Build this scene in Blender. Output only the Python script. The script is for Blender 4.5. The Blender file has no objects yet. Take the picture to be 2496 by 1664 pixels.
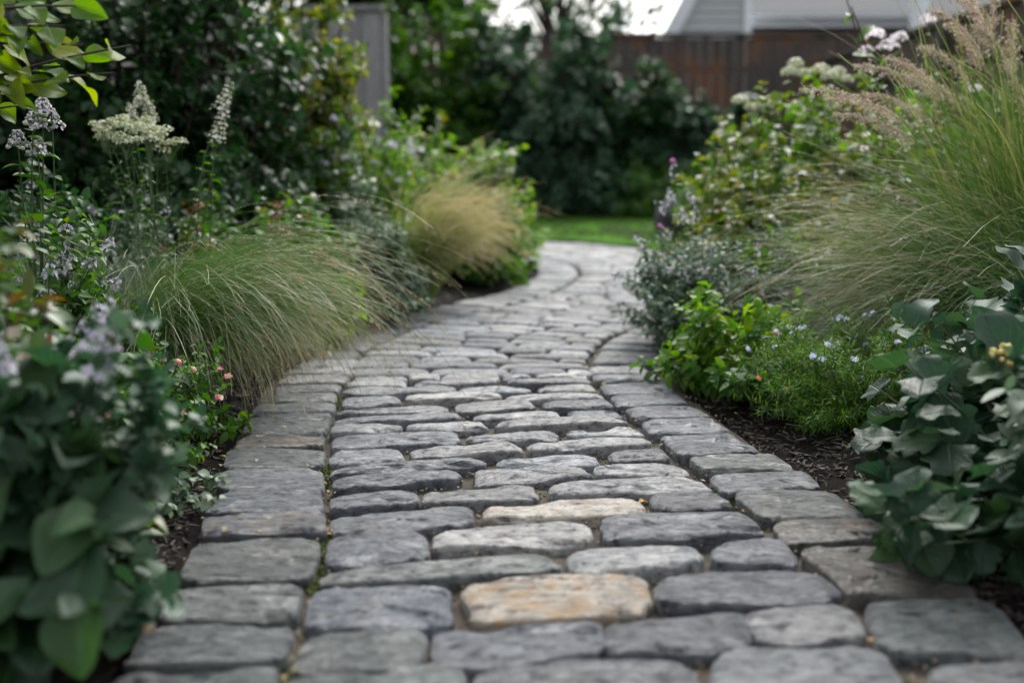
import bpy, math, random
import numpy as np
from mathutils import Vector, noise

# ---------------------------------------------------------------- camera
SC = bpy.context.scene
CAM_H = 0.60
F_PX = 2635.0                       # focal length in pixels of the 2496 px wide photograph
PITCH = math.atan((832 - 393) / F_PX)
cam_data = bpy.data.cameras.new("camera")
cam = bpy.data.objects.new("camera", cam_data)
SC.collection.objects.link(cam)
cam_data.sensor_width = 36.0
cam_data.lens = F_PX / 2496 * 36.0
cam_data.clip_start = 0.05
cam_data.clip_end = 500
cam.location = (0, 0, CAM_H)
cam.rotation_euler = (math.pi / 2 - PITCH, 0, 0)
cam_data.dof.use_dof = True
cam_data.dof.focus_distance = 2.25
cam_data.dof.aperture_fstop = 1.9
SC.camera = cam
SC.render.resolution_x, SC.render.resolution_y = 1024, 682

# ---------------------------------------------------------------- world, sun, exposure
SUN_EL, SUN_AZ = math.radians(44), math.radians(14)      # azimuth measured from +Y towards +X
world = bpy.data.worlds.new("World")
SC.world = world
world.use_nodes = True
wn = world.node_tree
wn.nodes.clear()
sky = wn.nodes.new("ShaderNodeTexSky")
sky.sky_type = 'NISHITA'
sky.sun_disc = False
sky.sun_elevation = SUN_EL
sky.sun_rotation = SUN_AZ
sky.air_density = 1.4
sky.dust_density = 3.0
hsv = wn.nodes.new("ShaderNodeHueSaturation")
hsv.inputs['Saturation'].default_value = 0.22
bg = wn.nodes.new("ShaderNodeBackground")
bg.inputs['Strength'].default_value = 0.15
wo = wn.nodes.new("ShaderNodeOutputWorld")
wn.links.new(sky.outputs[0], hsv.inputs['Color'])
# overcast sky: brighter overhead than at the horizon
wtc = wn.nodes.new("ShaderNodeTexCoord")
wsep = wn.nodes.new("ShaderNodeSeparateXYZ")
wmr = wn.nodes.new("ShaderNodeMapRange")
wmr.inputs['From Min'].default_value = 0.0; wmr.inputs['From Max'].default_value = 0.75
wmr.inputs['To Min'].default_value = 0.62; wmr.inputs['To Max'].default_value = 1.5
wmul = wn.nodes.new("ShaderNodeVectorMath"); wmul.operation = 'SCALE'
wn.links.new(wtc.outputs['Generated'], wsep.inputs[0])
wn.links.new(wsep.outputs[2], wmr.inputs['Value'])
wn.links.new(hsv.outputs[0], wmul.inputs[0])
wn.links.new(wmr.outputs[0], wmul.inputs['Scale'])
wn.links.new(wmul.outputs[0], bg.inputs['Color'])
wn.links.new(bg.outputs[0], wo.inputs[0])
sun_data = bpy.data.lights.new("sun", 'SUN')
sun_data.energy = 1.3
sun_data.angle = math.radians(25)
sun_data.color = (1.0, 0.97, 0.92)
sun = bpy.data.objects.new("sun", sun_data)
SC.collection.objects.link(sun)
sd = Vector((math.sin(SUN_AZ) * math.cos(SUN_EL), math.cos(SUN_AZ) * math.cos(SUN_EL), math.sin(SUN_EL)))
sun.rotation_euler = sd.to_track_quat('Z', 'Y').to_euler()
SC.view_settings.view_transform = 'Standard'
SC.view_settings.look = 'None'
SC.view_settings.exposure = 1.02
SC.view_settings.gamma = 1.0
SC.cycles.use_denoising = True
SC.cycles.max_bounces = 8
SC.cycles.transmission_bounces = 4
SC.cycles.transparent_max_bounces = 4
SC.cycles.sample_clamp_indirect = 6

# ---------------------------------------------------------------- helpers
CP, SP = math.cos(PITCH), math.sin(PITCH)


def ray(px, py):
    u, v = (px - 1248) / F_PX, (832 - py) / F_PX
    y = CP + v * SP
    z = -SP + v * CP
    return u / y, z / y              # per metre of depth (world Y)


def at(px, py, Y):
    """the point of the place seen at photo pixel (px,py) that stands Y metres away"""
    a, b = ray(px, py)
    return (a * Y, Y, CAM_H + b * Y)


def gnd(px, py, z=0.0):
    a, b = ray(px, py)
    Y = (z - CAM_H) / b
    return (a * Y, Y)


def link(o, parent=None):
    SC.collection.objects.link(o)
    if parent is not None:
        o.parent = parent
    return o


def tag(o, label=None, cat=None, group=None, kind=None):
    if label: o['label'] = label
    if cat: o['category'] = cat
    if group: o['group'] = group
    if kind: o['kind'] = kind
    return o


def empty(name, loc, label=None, cat=None, group=None, kind=None):
    o = bpy.data.objects.new(name, None)
    o.empty_display_size = 0.05
    o.location = loc
    link(o)
    return tag(o, label, cat, group, kind)


class MB:
    """collects vertices, faces, uv (along/across) and a random value per element"""
    def __init__(self, origin=(0, 0, 0)):
        self.v, self.f, self.uv, self.r, self.c = [], [], [], [], []
        self.n = 0
        self.o = np.array(origin, float)

    def add(self, v, f, uv=None, r=0.0, c=None):
        v = np.asarray(v, float).reshape(-1, 3)
        f = np.asarray(f, int)
        if f.shape[1] == 3:
            f = np.hstack([f, -np.ones((len(f), 1), int)])
        self.v.append(v - self.o)
        self.f.append(np.where(f >= 0, f + self.n, -1))
        m = len(v)
        self.uv.append(np.zeros((m, 2)) if uv is None else np.asarray(uv, float).reshape(-1, 2))
        self.r.append(np.broadcast_to(np.asarray(r, float), (m,)).copy() if np.ndim(r) < 2 else r)
        if c is not None:
            self.c.append(np.broadcast_to(np.asarray(c, float), (m, 3)))
        self.n += m

    def build(self, name, mat, parent=None, smooth=True):
        if not self.v:
            return None
        v = np.vstack(self.v); f = np.vstack(self.f); uv = np.vstack(self.uv); r = np.concatenate(self.r)
        tri = f[:, 3] < 0
        ln = np.where(tri, 3, 4)
        loops = f.ravel()[(f.ravel() >= 0)]
        me = bpy.data.meshes.new(name)
        me.vertices.add(len(v)); me.vertices.foreach_set('co', v.astype(np.float32).ravel())
        me.loops.add(len(loops)); me.loops.foreach_set('vertex_index', loops.astype(np.int32))
        me.polygons.add(len(f))
        st = np.concatenate([[0], np.cumsum(ln)[:-1]])
        me.polygons.foreach_set('loop_start', st.astype(np.int32))
        me.polygons.foreach_set('use_smooth', np.full(len(f), smooth))
        me.update(calc_edges=True)
        ul = me.uv_layers.new(name='uv')
        ul.data.foreach_set('uv', uv[loops].astype(np.float32).ravel())
        a = me.attributes.new('rnd', 'FLOAT', 'POINT'); a.data.foreach_set('value', r.astype(np.float32))
        if self.c:
            c = np.vstack(self.c)
            c = np.hstack([c, np.ones((len(c), 1))])
            a = me.attributes.new('tint', 'FLOAT_COLOR', 'POINT'); a.data.foreach_set('color', c.astype(np.float32).ravel())
        me.materials.append(mat)
        ob = bpy.data.objects.new(name, me)
        if parent is None:
            ob.location = self.o
        else:
            ob.location = self.o - np.array(parent.location) if parent.parent is None else (0, 0, 0)
        return link(ob, parent)


def box(mb, x0, x1, y0, y1, z0, z1, r=0.0):
    v = [(x, y, z) for x in (x0, x1) for y in (y0, y1) for z in (z0, z1)]
    f = [(0, 1, 3, 2), (4, 6, 7, 5), (0, 4, 5, 1), (2, 3, 7, 6), (0, 2, 6, 4), (1, 5, 7, 3)]
    mb.add(v, f, np.zeros((8, 2)), r)


# ---------------------------------------------------------------- material helper
class NT:
    def __init__(self, name):
        self.m = bpy.data.materials.new(name)
        self.m.use_nodes = True
        self.t = self.m.node_tree
        self.t.nodes.clear()
        self.out = self.n('ShaderNodeOutputMaterial')

    def n(self, typ, **kw):
        nd = self.t.nodes.new(typ)
        for k, v in kw.items():
            if k.startswith('_'):
                setattr(nd, k[1:], v)
        for k, v in kw.items():
            if not k.startswith('_'):
                key = int(k[1:]) if k[0] == 'i' and k[1:].isdigit() else k.replace('__', ' ')
                if isinstance(v, bpy.types.NodeSocket):
                    self.t.links.new(v, nd.inputs[key])
                else:
                    nd.inputs[key].default_value = v
        return nd

    def l(self, a, b): self.t.links.new(a, b)

    def ramp(self, fac, stops, interp='LINEAR'):
        nd = self.n('ShaderNodeValToRGB', Fac=fac)
        cr = nd.color_ramp
        cr.interpolation = interp
        while len(cr.elements) < len(stops):
            cr.elements.new(0.5)
        for e, (p, c) in zip(cr.elements, stops):
            e.position = p
            e.color = (*c, 1) if not isinstance(c, (int, float)) else (c, c, c, 1)
        return nd.outputs[0]

    def noise(self, scale, detail=4, rough=0.55, vec=None, dist=0.0):
        nd = self.n('ShaderNodeTexNoise', Scale=scale, Detail=detail, Roughness=rough, Distortion=dist)
        if vec is not None:
            self.l(vec, nd.inputs['Vector'])
        return nd.outputs['Fac']

    def attr(self, name):
        nd = self.n('ShaderNodeAttribute'); nd.attribute_name = name
        return nd

    def mix(self, fac, a, b, mode='MIX'):
        nd = self.n('ShaderNodeMix', _data_type='RGBA', _blend_type=mode)
        for i, s in ((0, fac), (6, a), (7, b)):
            if isinstance(s, bpy.types.NodeSocket): self.l(s, nd.inputs[i])
            else: nd.inputs[i].default_value = s if i == 0 else ((*s, 1) if len(s) == 3 else s)
        return nd.outputs[2]

    def math(self, op, a, b=0.0):
        nd = self.n('ShaderNodeMath', _operation=op)
        for i, s in ((0, a), (1, b)):
            if isinstance(s, bpy.types.NodeSocket): self.l(s, nd.inputs[i])
            else: nd.inputs[i].default_value = s
        return nd.outputs[0]

    def mapping(self, sc, coord='Object'):
        tc = self.n('ShaderNodeTexCoord')
        mp = self.n('ShaderNodeMapping', Scale=sc)
        self.l(tc.outputs[coord], mp.inputs['Vector'])
        return mp.outputs[0]

    def bump(self, h, strength=0.5, dist=0.01, normal=None):
        nd = self.n('ShaderNodeBump', Strength=strength, Distance=dist, Height=h)
        if normal is not None: self.l(normal, nd.inputs['Normal'])
        return nd.outputs[0]


def leaf_mat(name, cols, rough=0.45, transl=0.3, vein=0.0, tip=None, back=1.25, spec=0.5, blotch=0.35, edge=None):
    """cols: colours picked per leaf by its random value; tip: colour towards the end of the leaf/blade"""
    t = NT(name)
    r = t.attr('rnd').outputs['Fac']
    k = max(1, len(cols) - 1)
    col = t.ramp(r, [(i / k, c) for i, c in enumerate(cols)])
    uv = t.n('ShaderNodeUVMap'); uv.uv_map = 'uv'
    sep = t.n('ShaderNodeSeparateXYZ', Vector=uv.outputs[0])
    if tip is not None:
        f = t.ramp(sep.outputs[1], [(tip[1], 0.0), (tip[2], 1.0)])
        col = t.mix(f, col, tip[0])
    nz = t.noise(60, 3)
    col = t.mix(blotch, col, t.mix(nz, col, (0.0, 0.0, 0.0), 'MIX'))
    nrm = None
    if vein > 0:
        ab = t.math('ABSOLUTE', sep.outputs[0])
        mid = t.ramp(ab, [(0.0, 1.0), (0.07, 0.0)])
        w = t.math('ADD', t.math('MULTIPLY', sep.outputs[1], 52.0), t.math('MULTIPLY', ab, -22.0))
        s = t.math('SINE', w)
        lat = t.math('POWER', t.math('MAXIMUM', s, 0.0), 8.0)
        vn = t.math('MAXIMUM', mid, t.math('MULTIPLY', lat, 0.5))
        col = t.mix(t.math('MULTIPLY', vn, 0.35), col, tuple(min(1, c * 2.2 + 0.02) for c in cols[-1]))
        h = t.math('ADD', t.math('MULTIPLY', vn, -1.0), t.math('MULTIPLY', t.noise(90, 2), 0.5))
        nrm = t.bump(h, vein, 0.003)
    if edge is not None:
        ab2 = t.math('ABSOLUTE', sep.outputs[0])
        col = t.mix(t.math('MULTIPLY', t.ramp(t.math('ADD', ab2, t.math('MULTIPLY', t.noise(25, 2), 0.5)), [(0.95, 0.0), (1.15, 1.0)]), 0.8), col, edge)
    geo = t.n('ShaderNodeNewGeometry')
    hv = t.n('ShaderNodeHueSaturation', Color=col, Saturation=0.8, Value=back)
    col2 = t.mix(geo.outputs['Backfacing'], col, hv.outputs[0])
    b = t.n('ShaderNodeBsdfPrincipled', Base__Color=col2, Roughness=rough)
    b.inputs['Specular IOR Level'].default_value = spec
    if nrm is not None: t.l(nrm, b.inputs['Normal'])
    hv2 = t.n('ShaderNodeHueSaturation', Color=col, Hue=0.485, Saturation=1.15, Value=1.9)
    tr = t.n('ShaderNodeBsdfTranslucent', Color=hv2.outputs[0])
    mx = t.n('ShaderNodeMixShader', i0=transl)
    t.l(b.outputs[0], mx.inputs[1]); t.l(tr.outputs[0], mx.inputs[2])
    t.l(mx.outputs[0], t.out.inputs[0])
    return t.m


def simple_mat(name, col, rough=0.6, nscale=20, var=0.3, bump=0.3, spec=0.4, stretch=(1, 1, 1), col2=None):
    t = NT(name)
    vec = t.mapping(stretch)
    nz = t.noise(nscale, 5, 0.6, vec)
    c2 = col2 or tuple(c * (1 - var) for c in col)
    c = t.mix(t.ramp(nz, [(0.35, 0.0), (0.65, 1.0)]), c2, col)
    b = t.n('ShaderNodeBsdfPrincipled', Base__Color=c, Roughness=rough, Normal=t.bump(nz, bump, 0.004))
    b.inputs['Specular IOR Level'].default_value = spec
    t.l(b.outputs[0], t.out.inputs[0])
    return t.m

# ================================================================ PATH
def stone_material():
    t = NT('tumbled_slate')
    tint = t.attr('tint').outputs['Color']
    warm = t.attr('rnd').outputs['Fac']
    vec = t.mapping((1, 1, 1))
    vs = t.mapping((1.0, 2.6, 2.0))
    big = t.noise(11, 5, 0.6, vec, 0.6)
    fine = t.noise(52, 9, 0.85, t.mapping((1.0, 1.5, 1.5)))
    lay = t.noise(30, 7, 0.74, vs, 0.3)
    col = t.mix(t.ramp(big, [(0.3, 0.0), (0.7, 1.0)]), t.mix(1.0, tint, (0.62, 0.64, 0.68), 'MULTIPLY'), t.mix(1.0, tint, (1.35, 1.33, 1.30), 'MULTIPLY'))
    # layered light and dark mineral streaks
    col = t.mix(t.math('MULTIPLY', t.ramp(lay, [(0.51, 0.0), (0.62, 1.0)]), 0.42), col, t.mix(1.0, tint, (2.0, 1.98, 1.9), 'MULTIPLY'))
    col = t.mix(t.math('MULTIPLY', t.ramp(lay, [(0.385, 1.0), (0.45, 0.0)]), 0.7), col, (0.03, 0.032, 0.038))
    # grain
    col = t.mix(t.math('MULTIPLY', t.ramp(fine, [(0.545, 0.0), (0.63, 1.0)]), 0.5), col, t.mix(1.0, tint, (2.3, 2.3, 2.2), 'MULTIPLY'))
    col = t.mix(t.math('MULTIPLY', t.ramp(fine, [(0.39, 1.0), (0.45, 0.0)]), 0.8), col, (0.025, 0.026, 0.03))
    # ochre rust on the pale stones and a few of the grey
    och = t.noise(17, 5, 0.65, vec, 1.2)
    col = t.mix(t.math('MULTIPLY', t.ramp(och, [(0.50, 0.0), (0.62, 1.0)]), warm), col, (0.38, 0.23, 0.10))
    pale = t.noise(7, 3, 0.5, vec, 0.8)
    col = t.mix(t.math('MULTIPLY', t.ramp(pale, [(0.62, 0.0), (0.70, 1.0)]), 0.25), col, (0.23, 0.21, 0.17))
    h = t.math('ADD', t.math('MULTIPLY', lay, 0.30), t.math('MULTIPLY', fine, 0.75))
    pits = t.n('ShaderNodeTexVoronoi', Vector=vec, Scale=95)
    h = t.math('ADD', h, t.math('MULTIPLY', t.ramp(pits.outputs['Distance'], [(0.05, 0.0), (0.28, 1.0)]), 0.10))
    rg = t.math('ADD', t.ramp(big, [(0.2, 0.24), (0.8, 0.40)]), t.ramp(fine, [(0.40, 0.35), (0.50, 0.0)]))
    b = t.n('ShaderNodeBsdfPrincipled', Base__Color=col, Roughness=rg, Normal=t.bump(h, 1.0, 0.014))
    # worn crystal faces shine, pits and split bands stay dull
    sp = t.math('MULTIPLY', t.ramp(lay, [(0.40, 0.15), (0.47, 0.55), (0.60, 1.0)]), t.ramp(fine, [(0.41, 0.15), (0.47, 0.7), (0.60, 1.0)]))
    t.l(t.math('MULTIPLY', sp, 1.15), b.inputs['Specular IOR Level'])
    b.inputs['IOR'].default_value = 1.62
    t.l(b.outputs[0], t.out.inputs[0])
    return t.m


def bed_material():
    t = NT('joint_sand')
    vec = t.mapping((1, 1, 1))
    n1 = t.noise(40, 5, 0.6, vec); n2 = t.noise(260, 4, 0.7, vec)
    col = t.mix(t.ramp(n1, [(0.35, 0.0), (0.65, 1.0)]), (0.022, 0.018, 0.013), (0.085, 0.065, 0.042))
    col = t.mix(t.ramp(n2, [(0.6, 0.0), (0.75, 0.7)]), col, (0.24, 0.18, 0.11))
    b = t.n('ShaderNodeBsdfPrincipled', Base__Color=col, Roughness=0.9, Normal=t.bump(n2, 1.0, 0.006))
    t.l(b.outputs[0], t.out.inputs[0])
    return t.m


M_STONE = stone_material()
M_BED = bed_material()

REG = {1: (200, 1264, 1 / 2.352), 2: (1000, 1264, 1 / 2.352), 3: (1496, 1264, 1 / 2.352), 4: (400, 1000, 1 / 2.94),
       5: (1000, 1000, 1 / 2.94), 6: (1600, 1000, 1 / 2.94), 7: (600, 760, 1 / 3.92), 8: (1150, 760, 1 / 3.92)}
# measured outlines of the near stones: region, far-left, far-right, near-right, near-left corner, tone, kind (c curb, i inner)
G, B, D, L, W, T, K = 'green', 'blue', 'dark', 'light', 'white', 'tan', 'brown'
ST = [
 (1,170,865,1150,795,1060,1040,20,1080,G,'c'), (1,330,590,1215,575,1160,790,200,835,G,'c'), (1,470,370,1290,335,1225,555,430,585,G,'c'),
 (1,650,85,1385,75,1310,325,540,335,G,'c'), (4,270,715,1175,700,1180,870,240,885,B,'c'), (4,430,560,1130,530,1155,710,290,715,B,'c'),
 (4,410,405,1150,385,1170,570,370,550,B,'c'), (4,470,265,1150,245,1150,385,410,410,G,'c'), (4,530,165,1160,140,1150,240,480,265,K,'c'),
 (4,620,15,1210,5,1165,140,530,160,G,'c'), (7,90,880,880,845,850,935,20,965,G,'c'), (7,280,765,890,765,860,835,260,845,G,'c'),
 (7,290,680,930,670,900,745,270,745,B,'c'), (7,340,602,1000,597,950,663,290,675,L,'c'), (7,430,545,1050,540,1000,590,350,597,L,'c'),
 (7,560,440,1110,435,1050,530,440,540,L,'c'),
 (1,1160,880,2190,805,2230,1080,1040,1090,G,'i'), (2,400,800,1620,760,1740,1070,330,1070,L,'i'), (3,570,720,1540,690,1760,1090,560,1040,L,'i'),
 (3,1790,830,2520,760,2740,1080,1760,1080,L,'c'),
 (1,1290,640,1990,580,1965,840,1170,860,G,'i'), (2,120,590,1120,545,1130,765,130,810,B,'i'), (2,1130,565,1940,510,1980,720,1110,765,B,'i'),
 (3,710,510,1330,460,1500,670,850,685,L,'i'), (3,1400,455,2230,440,2430,750,1560,755,G,'c'),
 (1,1300,370,2110,360,2160,590,1250,615,B,'i'), (2,280,325,1360,285,1400,515,330,560,T,'i'), (3,230,310,1170,265,1350,455,300,500,B,'i'),
 (3,1040,140,1780,150,2140,425,1370,440,K,'c'),
 (2,-510,275,770,175,900,290,-540,355,G,'i'), (2,850,165,1620,130,1710,240,960,315,W,'i'), (3,510,135,970,85,1120,260,600,245,B,'i'),
 (1,1400,95,1960,65,2010,210,1380,275,B,'i'), (5,170,835,1240,755,1330,930,180,965,W,'i'), (5,1330,755,2400,710,2590,870,1370,935,B,'i'),
 (6,810,785,1560,760,1790,920,940,945,K,'c'),
 (4,1190,725,2200,650,2240,800,1190,870,B,'i'), (5,500,660,1620,592,1720,712,560,770,T,'i'), (5,1680,592,2180,562,2370,690,1780,710,D,'i'),
 (6,530,572,1260,545,1540,740,770,775,G,'c'),
 (4,1170,602,1790,550,1840,650,1180,702,B,'i'), (5,80,560,850,492,980,600,80,642,L,'i'), (5,980,505,2080,445,2200,560,1010,592,W,'i'),
 (6,380,440,1080,425,1220,530,500,572,B,'c'),
 (4,1210,472,2090,402,2180,460,1210,560,B,'i'), (5,450,402,1230,372,1320,450,470,490,L,'i'), (5,1310,372,1900,350,2040,440,1340,442,L,'i'),
 (6,210,322,830,292,1040,422,340,435,G,'c'),
 (4,1180,402,2250,318,2340,382,1190,452,B,'i'), (5,600,342,1310,282,1400,360,610,380,L,'i'), (5,1400,292,1780,247,1900,350,1440,360,D,'i'),
 (6,0,165,530,148,770,275,190,330,B,'c'),
 (4,1180,282,1680,247,1750,340,1170,372,L,'i'), (5,0,262,720,212,830,290,30,330,W,'i'), (5,820,225,1650,182,1800,242,860,285,W,'i'),
 (4,1190,162,2090,127,2150,207,1190,257,B,'i'), (5,400,150,1000,107,1090,182,420,207,L,'i'), (5,1100,142,1590,112,1720,185,1150,182,W,'i'),
 (5,1620,60,2160,38,2340,142,1720,157,B,'c'),
 (4,1190,102,1690,77,1700,132,1190,157,L,'i'), (5,-40,87,500,57,590,102,-40,127,W,'i'), (5,620,62,1440,37,1600,87,620,110,W,'i'),
 (4,1210,50,2130,2,2160,47,1210,80,L,'i'), (5,430,10,1040,-10,1100,32,440,47,W,'i'), (8,890,932,1390,912,1520,1000,940,982,B,'i'),
 (8,1430,902,2100,872,2330,990,1560,1002,B,'c'),
 (7,865,930,1900,850,1960,932,870,960,L,'i'), (8,-160,852,560,822,640,902,-160,940,L,'i'), (8,670,852,1250,822,1380,902,690,912,D,'i'),
 (8,1320,782,1960,757,2080,852,1380,892,B,'c'),
 (7,920,800,1480,772,1500,850,910,902,L,'i'), (8,-640,782,240,760,290,815,-640,837,W,'i'), (8,330,777,1210,747,1280,810,340,822,W,'i'),
 (8,1200,667,1830,647,1960,752,1300,772,B,'c'),
 (7,920,722,1990,690,2000,747,920,767,L,'i'), (8,-130,702,520,677,590,742,-120,757,L,'i'), (8,630,702,1130,680,1210,745,660,747,W,'i'),
 (7,960,662,1540,650,1560,697,950,707,W,'i'), (7,1600,657,1850,647,1990,692,1620,692,L,'i'), (8,-300,592,240,582,290,670,-300,692,L,'i'),
 (8,340,642,1100,620,1150,672,360,682,D,'i'), (8,1130,582,1790,570,1830,640,1170,642,L,'c'),
 (7,1030,597,1540,577,1560,642,1010,647,W,'i'), (7,1560,592,1850,580,1850,632,1560,642,W,'i'), (8,300,592,560,585,560,615,300,622,W,'i'),
 (8,600,592,1080,580,1120,610,620,617,W,'i'), (8,1100,507,1640,492,1740,575,1130,570,L,'c'),
]
TONE = {'green': (0.100, 0.111, 0.108), 'blue': (0.094, 0.104, 0.122), 'dark': (0.055, 0.060, 0.072), 'light': (0.165, 0.173, 0.183),
        'white': (0.24, 0.243, 0.245), 'tan': (0.33, 0.295, 0.25), 'brown': (0.078, 0.075, 0.068)}


def superell(th, n):
    c, s = np.cos(th), np.sin(th)
    return np.sign(c) * np.abs(c) ** (2 / n), np.sign(s) * np.abs(s) ** (2 / n)


def stone(mb, q, seed, n=3.6, res=1.0, tone=(0.12, 0.13, 0.14), warm=0.0, tilt=1.0):
    """q: four ground corners (far-left, far-right, near-right, near-left)"""
    rr = random.Random(seed)
    q = np.array(q, float)
    n = n * rr.uniform(0.85, 1.45)
    sz = (q[0] - q[3]) * 0.07
    q = q + np.array([sz * rr.uniform(-1, 0.6), sz * rr.uniform(-1, 0.6), sz * rr.uniform(-0.6, 1), sz * rr.uniform(-0.6, 1)])
    sx = (q[1] - q[0]) * 0.02
    q = q + np.array([sx * rr.uniform(-1, 1) for _ in range(4)])
    seg = int(72 * res) // 4 * 4
    th = np.arange(seg) / seg * 2 * math.pi
    depth = np.linalg.norm((q[0] + q[1]) / 2 - (q[2] + q[3]) / 2)
    width = np.linalg.norm((q[0] + q[3]) / 2 - (q[1] + q[2]) / 2)
    rad = max(0.02, min(depth, width) / 2)
    D = min(0.009, rad * 0.35)
    ds = [0.0, 0.0010, 0.003, 0.006, 0.009]
    if res < 0.8: ds = [0.0, 0.004, 0.012]
    ds = [d for d in ds if d <= D] + []
    step = 0.010 if res >= 0.8 else 0.03
    d = ds[-1] + step * 0.6
    while d < rad * 0.93:
        ds.append(d); d += step
    rs = [1 - d / rad for d in ds]
    ax, ay = superell(th, n)
    wob = np.array([noise.noise(Vector((math.cos(t) * 1.1 + seed * 3.7, math.sin(t) * 1.1, seed * 1.3))) for t in th])
    wob2 = np.array([noise.noise(Vector((math.cos(t) * 4 + seed * 1.7, math.sin(t) * 4, seed * 2.3))) for t in th])
    k = 1.0 + 0.06 * wob + 0.05 * wob2 + 0.010 * np.sin(th * 17 + seed) * wob - 0.02
    pts, zz, dd = [], [], []
    top = rr.uniform(-0.003, 0.004)
    tx, ty = rr.uniform(-1, 1) * 0.018 * tilt, rr.uniform(-1, 1) * 0.022 * tilt
    amp = rr.uniform(0.7, 1.3)
    C = q.mean(0)
    def bil(a, b):
        u, v = (a + 1) / 2, (b + 1) / 2          # v=1 far
        return ((1 - u) * v)[:, None] * q[0] + (u * v)[:, None] * q[1] + (u * (1 - v))[:, None] * q[2] + ((1 - u) * (1 - v))[:, None] * q[3]
    rings = []
    for r, d in zip(rs, ds):
        # keep the outline shape near the rim, relax to an ellipse towards the middle
        P = bil(ax * k * r, ay * k * r)
        e = 0.0
        if d < D:
            e = -0.008 * (1 - math.sqrt(max(0, 1 - (1 - d / D) ** 2)))
        z = np.full(seg, e + top - 0.0020 * (r ** 3))
        rings.append((P, z, d))
    rings.append((C[None, :], np.array([top]), 1.0))
    outV = []
    for P, z, d in rings:
        z = z.copy()
        for i in range(len(P)):
            x, y = P[i]
            zz_ = 0.0
            if res >= 0.8:
                a = noise.noise(Vector((x * 13 + seed * 5.1, y * 26, seed * 0.7)))
                b = noise.noise(Vector((x * 42 + seed * 2.1, y * 95, seed * 1.9)))
                c = noise.noise(Vector((x * 130, y * 240, seed)))
                led = noise.noise(Vector((x * 9 + 11 + seed * 1.1, y * 34 + seed, 3.3)))
                led = (max(0.0, led - 0.15) * 0.011 + (0.0018 if led > 0.24 else 0.0)) * (1.5 - d * 12 if d < 0.04 else 1.0)
                zz_ = 0.0024 * a + 0.0014 * b + 0.0018 * c - led
                zz_ *= amp * (0.5 if d < 0.003 else 1.0)
            else:
                zz_ = 0.003 * noise.noise(Vector((x * 13 + seed * 5.1, y * 26, seed * 0.7)))
            z[i] += zz_ + (x - C[0]) * tx + (y - C[1]) * ty
        outV.append(np.column_stack([P, z]))
    # side wall
    P0 = outV[0]
    side = []
    for dz, s in ((-0.010, 1.004), (-0.022, 0.995), (-0.040, 0.96)):
        S = P0.copy()
        S[:, :2] = C + (S[:, :2] - C) * s
        S[:, 2] += dz + 0.0015 * np.sin(th * 9 + seed)
        side.append(S)
    allr = side[::-1] + outV[:-1]
    V = np.vstack(allr + [outV[-1]])
    F = []
    j = np.arange(seg); j2 = (j + 1) % seg
    for a in range(len(allr) - 1):
        F.append(np.column_stack([a * seg + j, a * seg + j2, (a + 1) * seg + j2, (a + 1) * seg + j]))
    F = np.vstack(F)
    cen = len(V) - 1
    a = len(allr) - 1
    tri = np.column_stack([a * seg + j, a * seg + j2, np.full(seg, cen), -np.ones(seg, int)])
    mb.add(V, np.vstack([F, tri]), None, warm, tone)
    return V


def tone_of(name, rr):
    c = TONE[name]
    s = rr.uniform(0.75, 1.25); w = rr.uniform(-0.04, 0.04)
    return (c[0] * s * (1 + w), c[1] * s, c[2] * s * (1 - w))


# centre line of the path on the ground
CL = [(0.16, -0.6), (0.14, 0.4), (0.10, 1.2), (0.06, 1.7), (-0.04, 2.35), (-0.12, 3.05), (-0.115, 3.35), (-0.05, 3.68), (0.06, 3.97), (0.24, 4.3),
      (0.51, 4.85), (0.70, 5.6), (0.73, 6.25), (0.60, 6.8), (0.33, 7.35), (-0.12, 7.8), (-1.0, 8.1), (-2.4, 8.15)]


def spline(P, n=24):
    P = np.array(P, float)
    out = []
    for i in range(len(P) - 1):
        p0 = P[max(i - 1, 0)]; p1 = P[i]; p2 = P[i + 1]; p3 = P[min(i + 2, len(P) - 1)]
        for t in np.arange(n) / n:
            out.append(0.5 * ((2 * p1) + (-p0 + p2) * t + (2 * p0 - 5 * p1 + 4 * p2 - p3) * t * t + (-p0 + 3 * p1 - 3 * p2 + p3) * t ** 3))
    out.append(P[-1])
    return np.array(out)


CS = spline(CL)
CD = np.concatenate([[0], np.cumsum(np.linalg.norm(np.diff(CS, axis=0), axis=1))])


def on_path(s, off):
    x = np.interp(s, CD, CS[:, 0]); y = np.interp(s, CD, CS[:, 1])
    e = 0.12
    x2 = np.interp(s + e, CD, CS[:, 0]); y2 = np.interp(s + e, CD, CS[:, 1])
    x1 = np.interp(s - e, CD, CS[:, 0]); y1 = np.interp(s - e, CD, CS[:, 1])
    tx, ty = x2 - x1, y2 - y1
    l = math.hypot(tx, ty)
    return (x + ty / l * off, y - tx / l * off)


def path_dist(x, y):
    return np.sqrt(((CS[:, 0] - x) ** 2 + (CS[:, 1] - y) ** 2).min())


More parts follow.
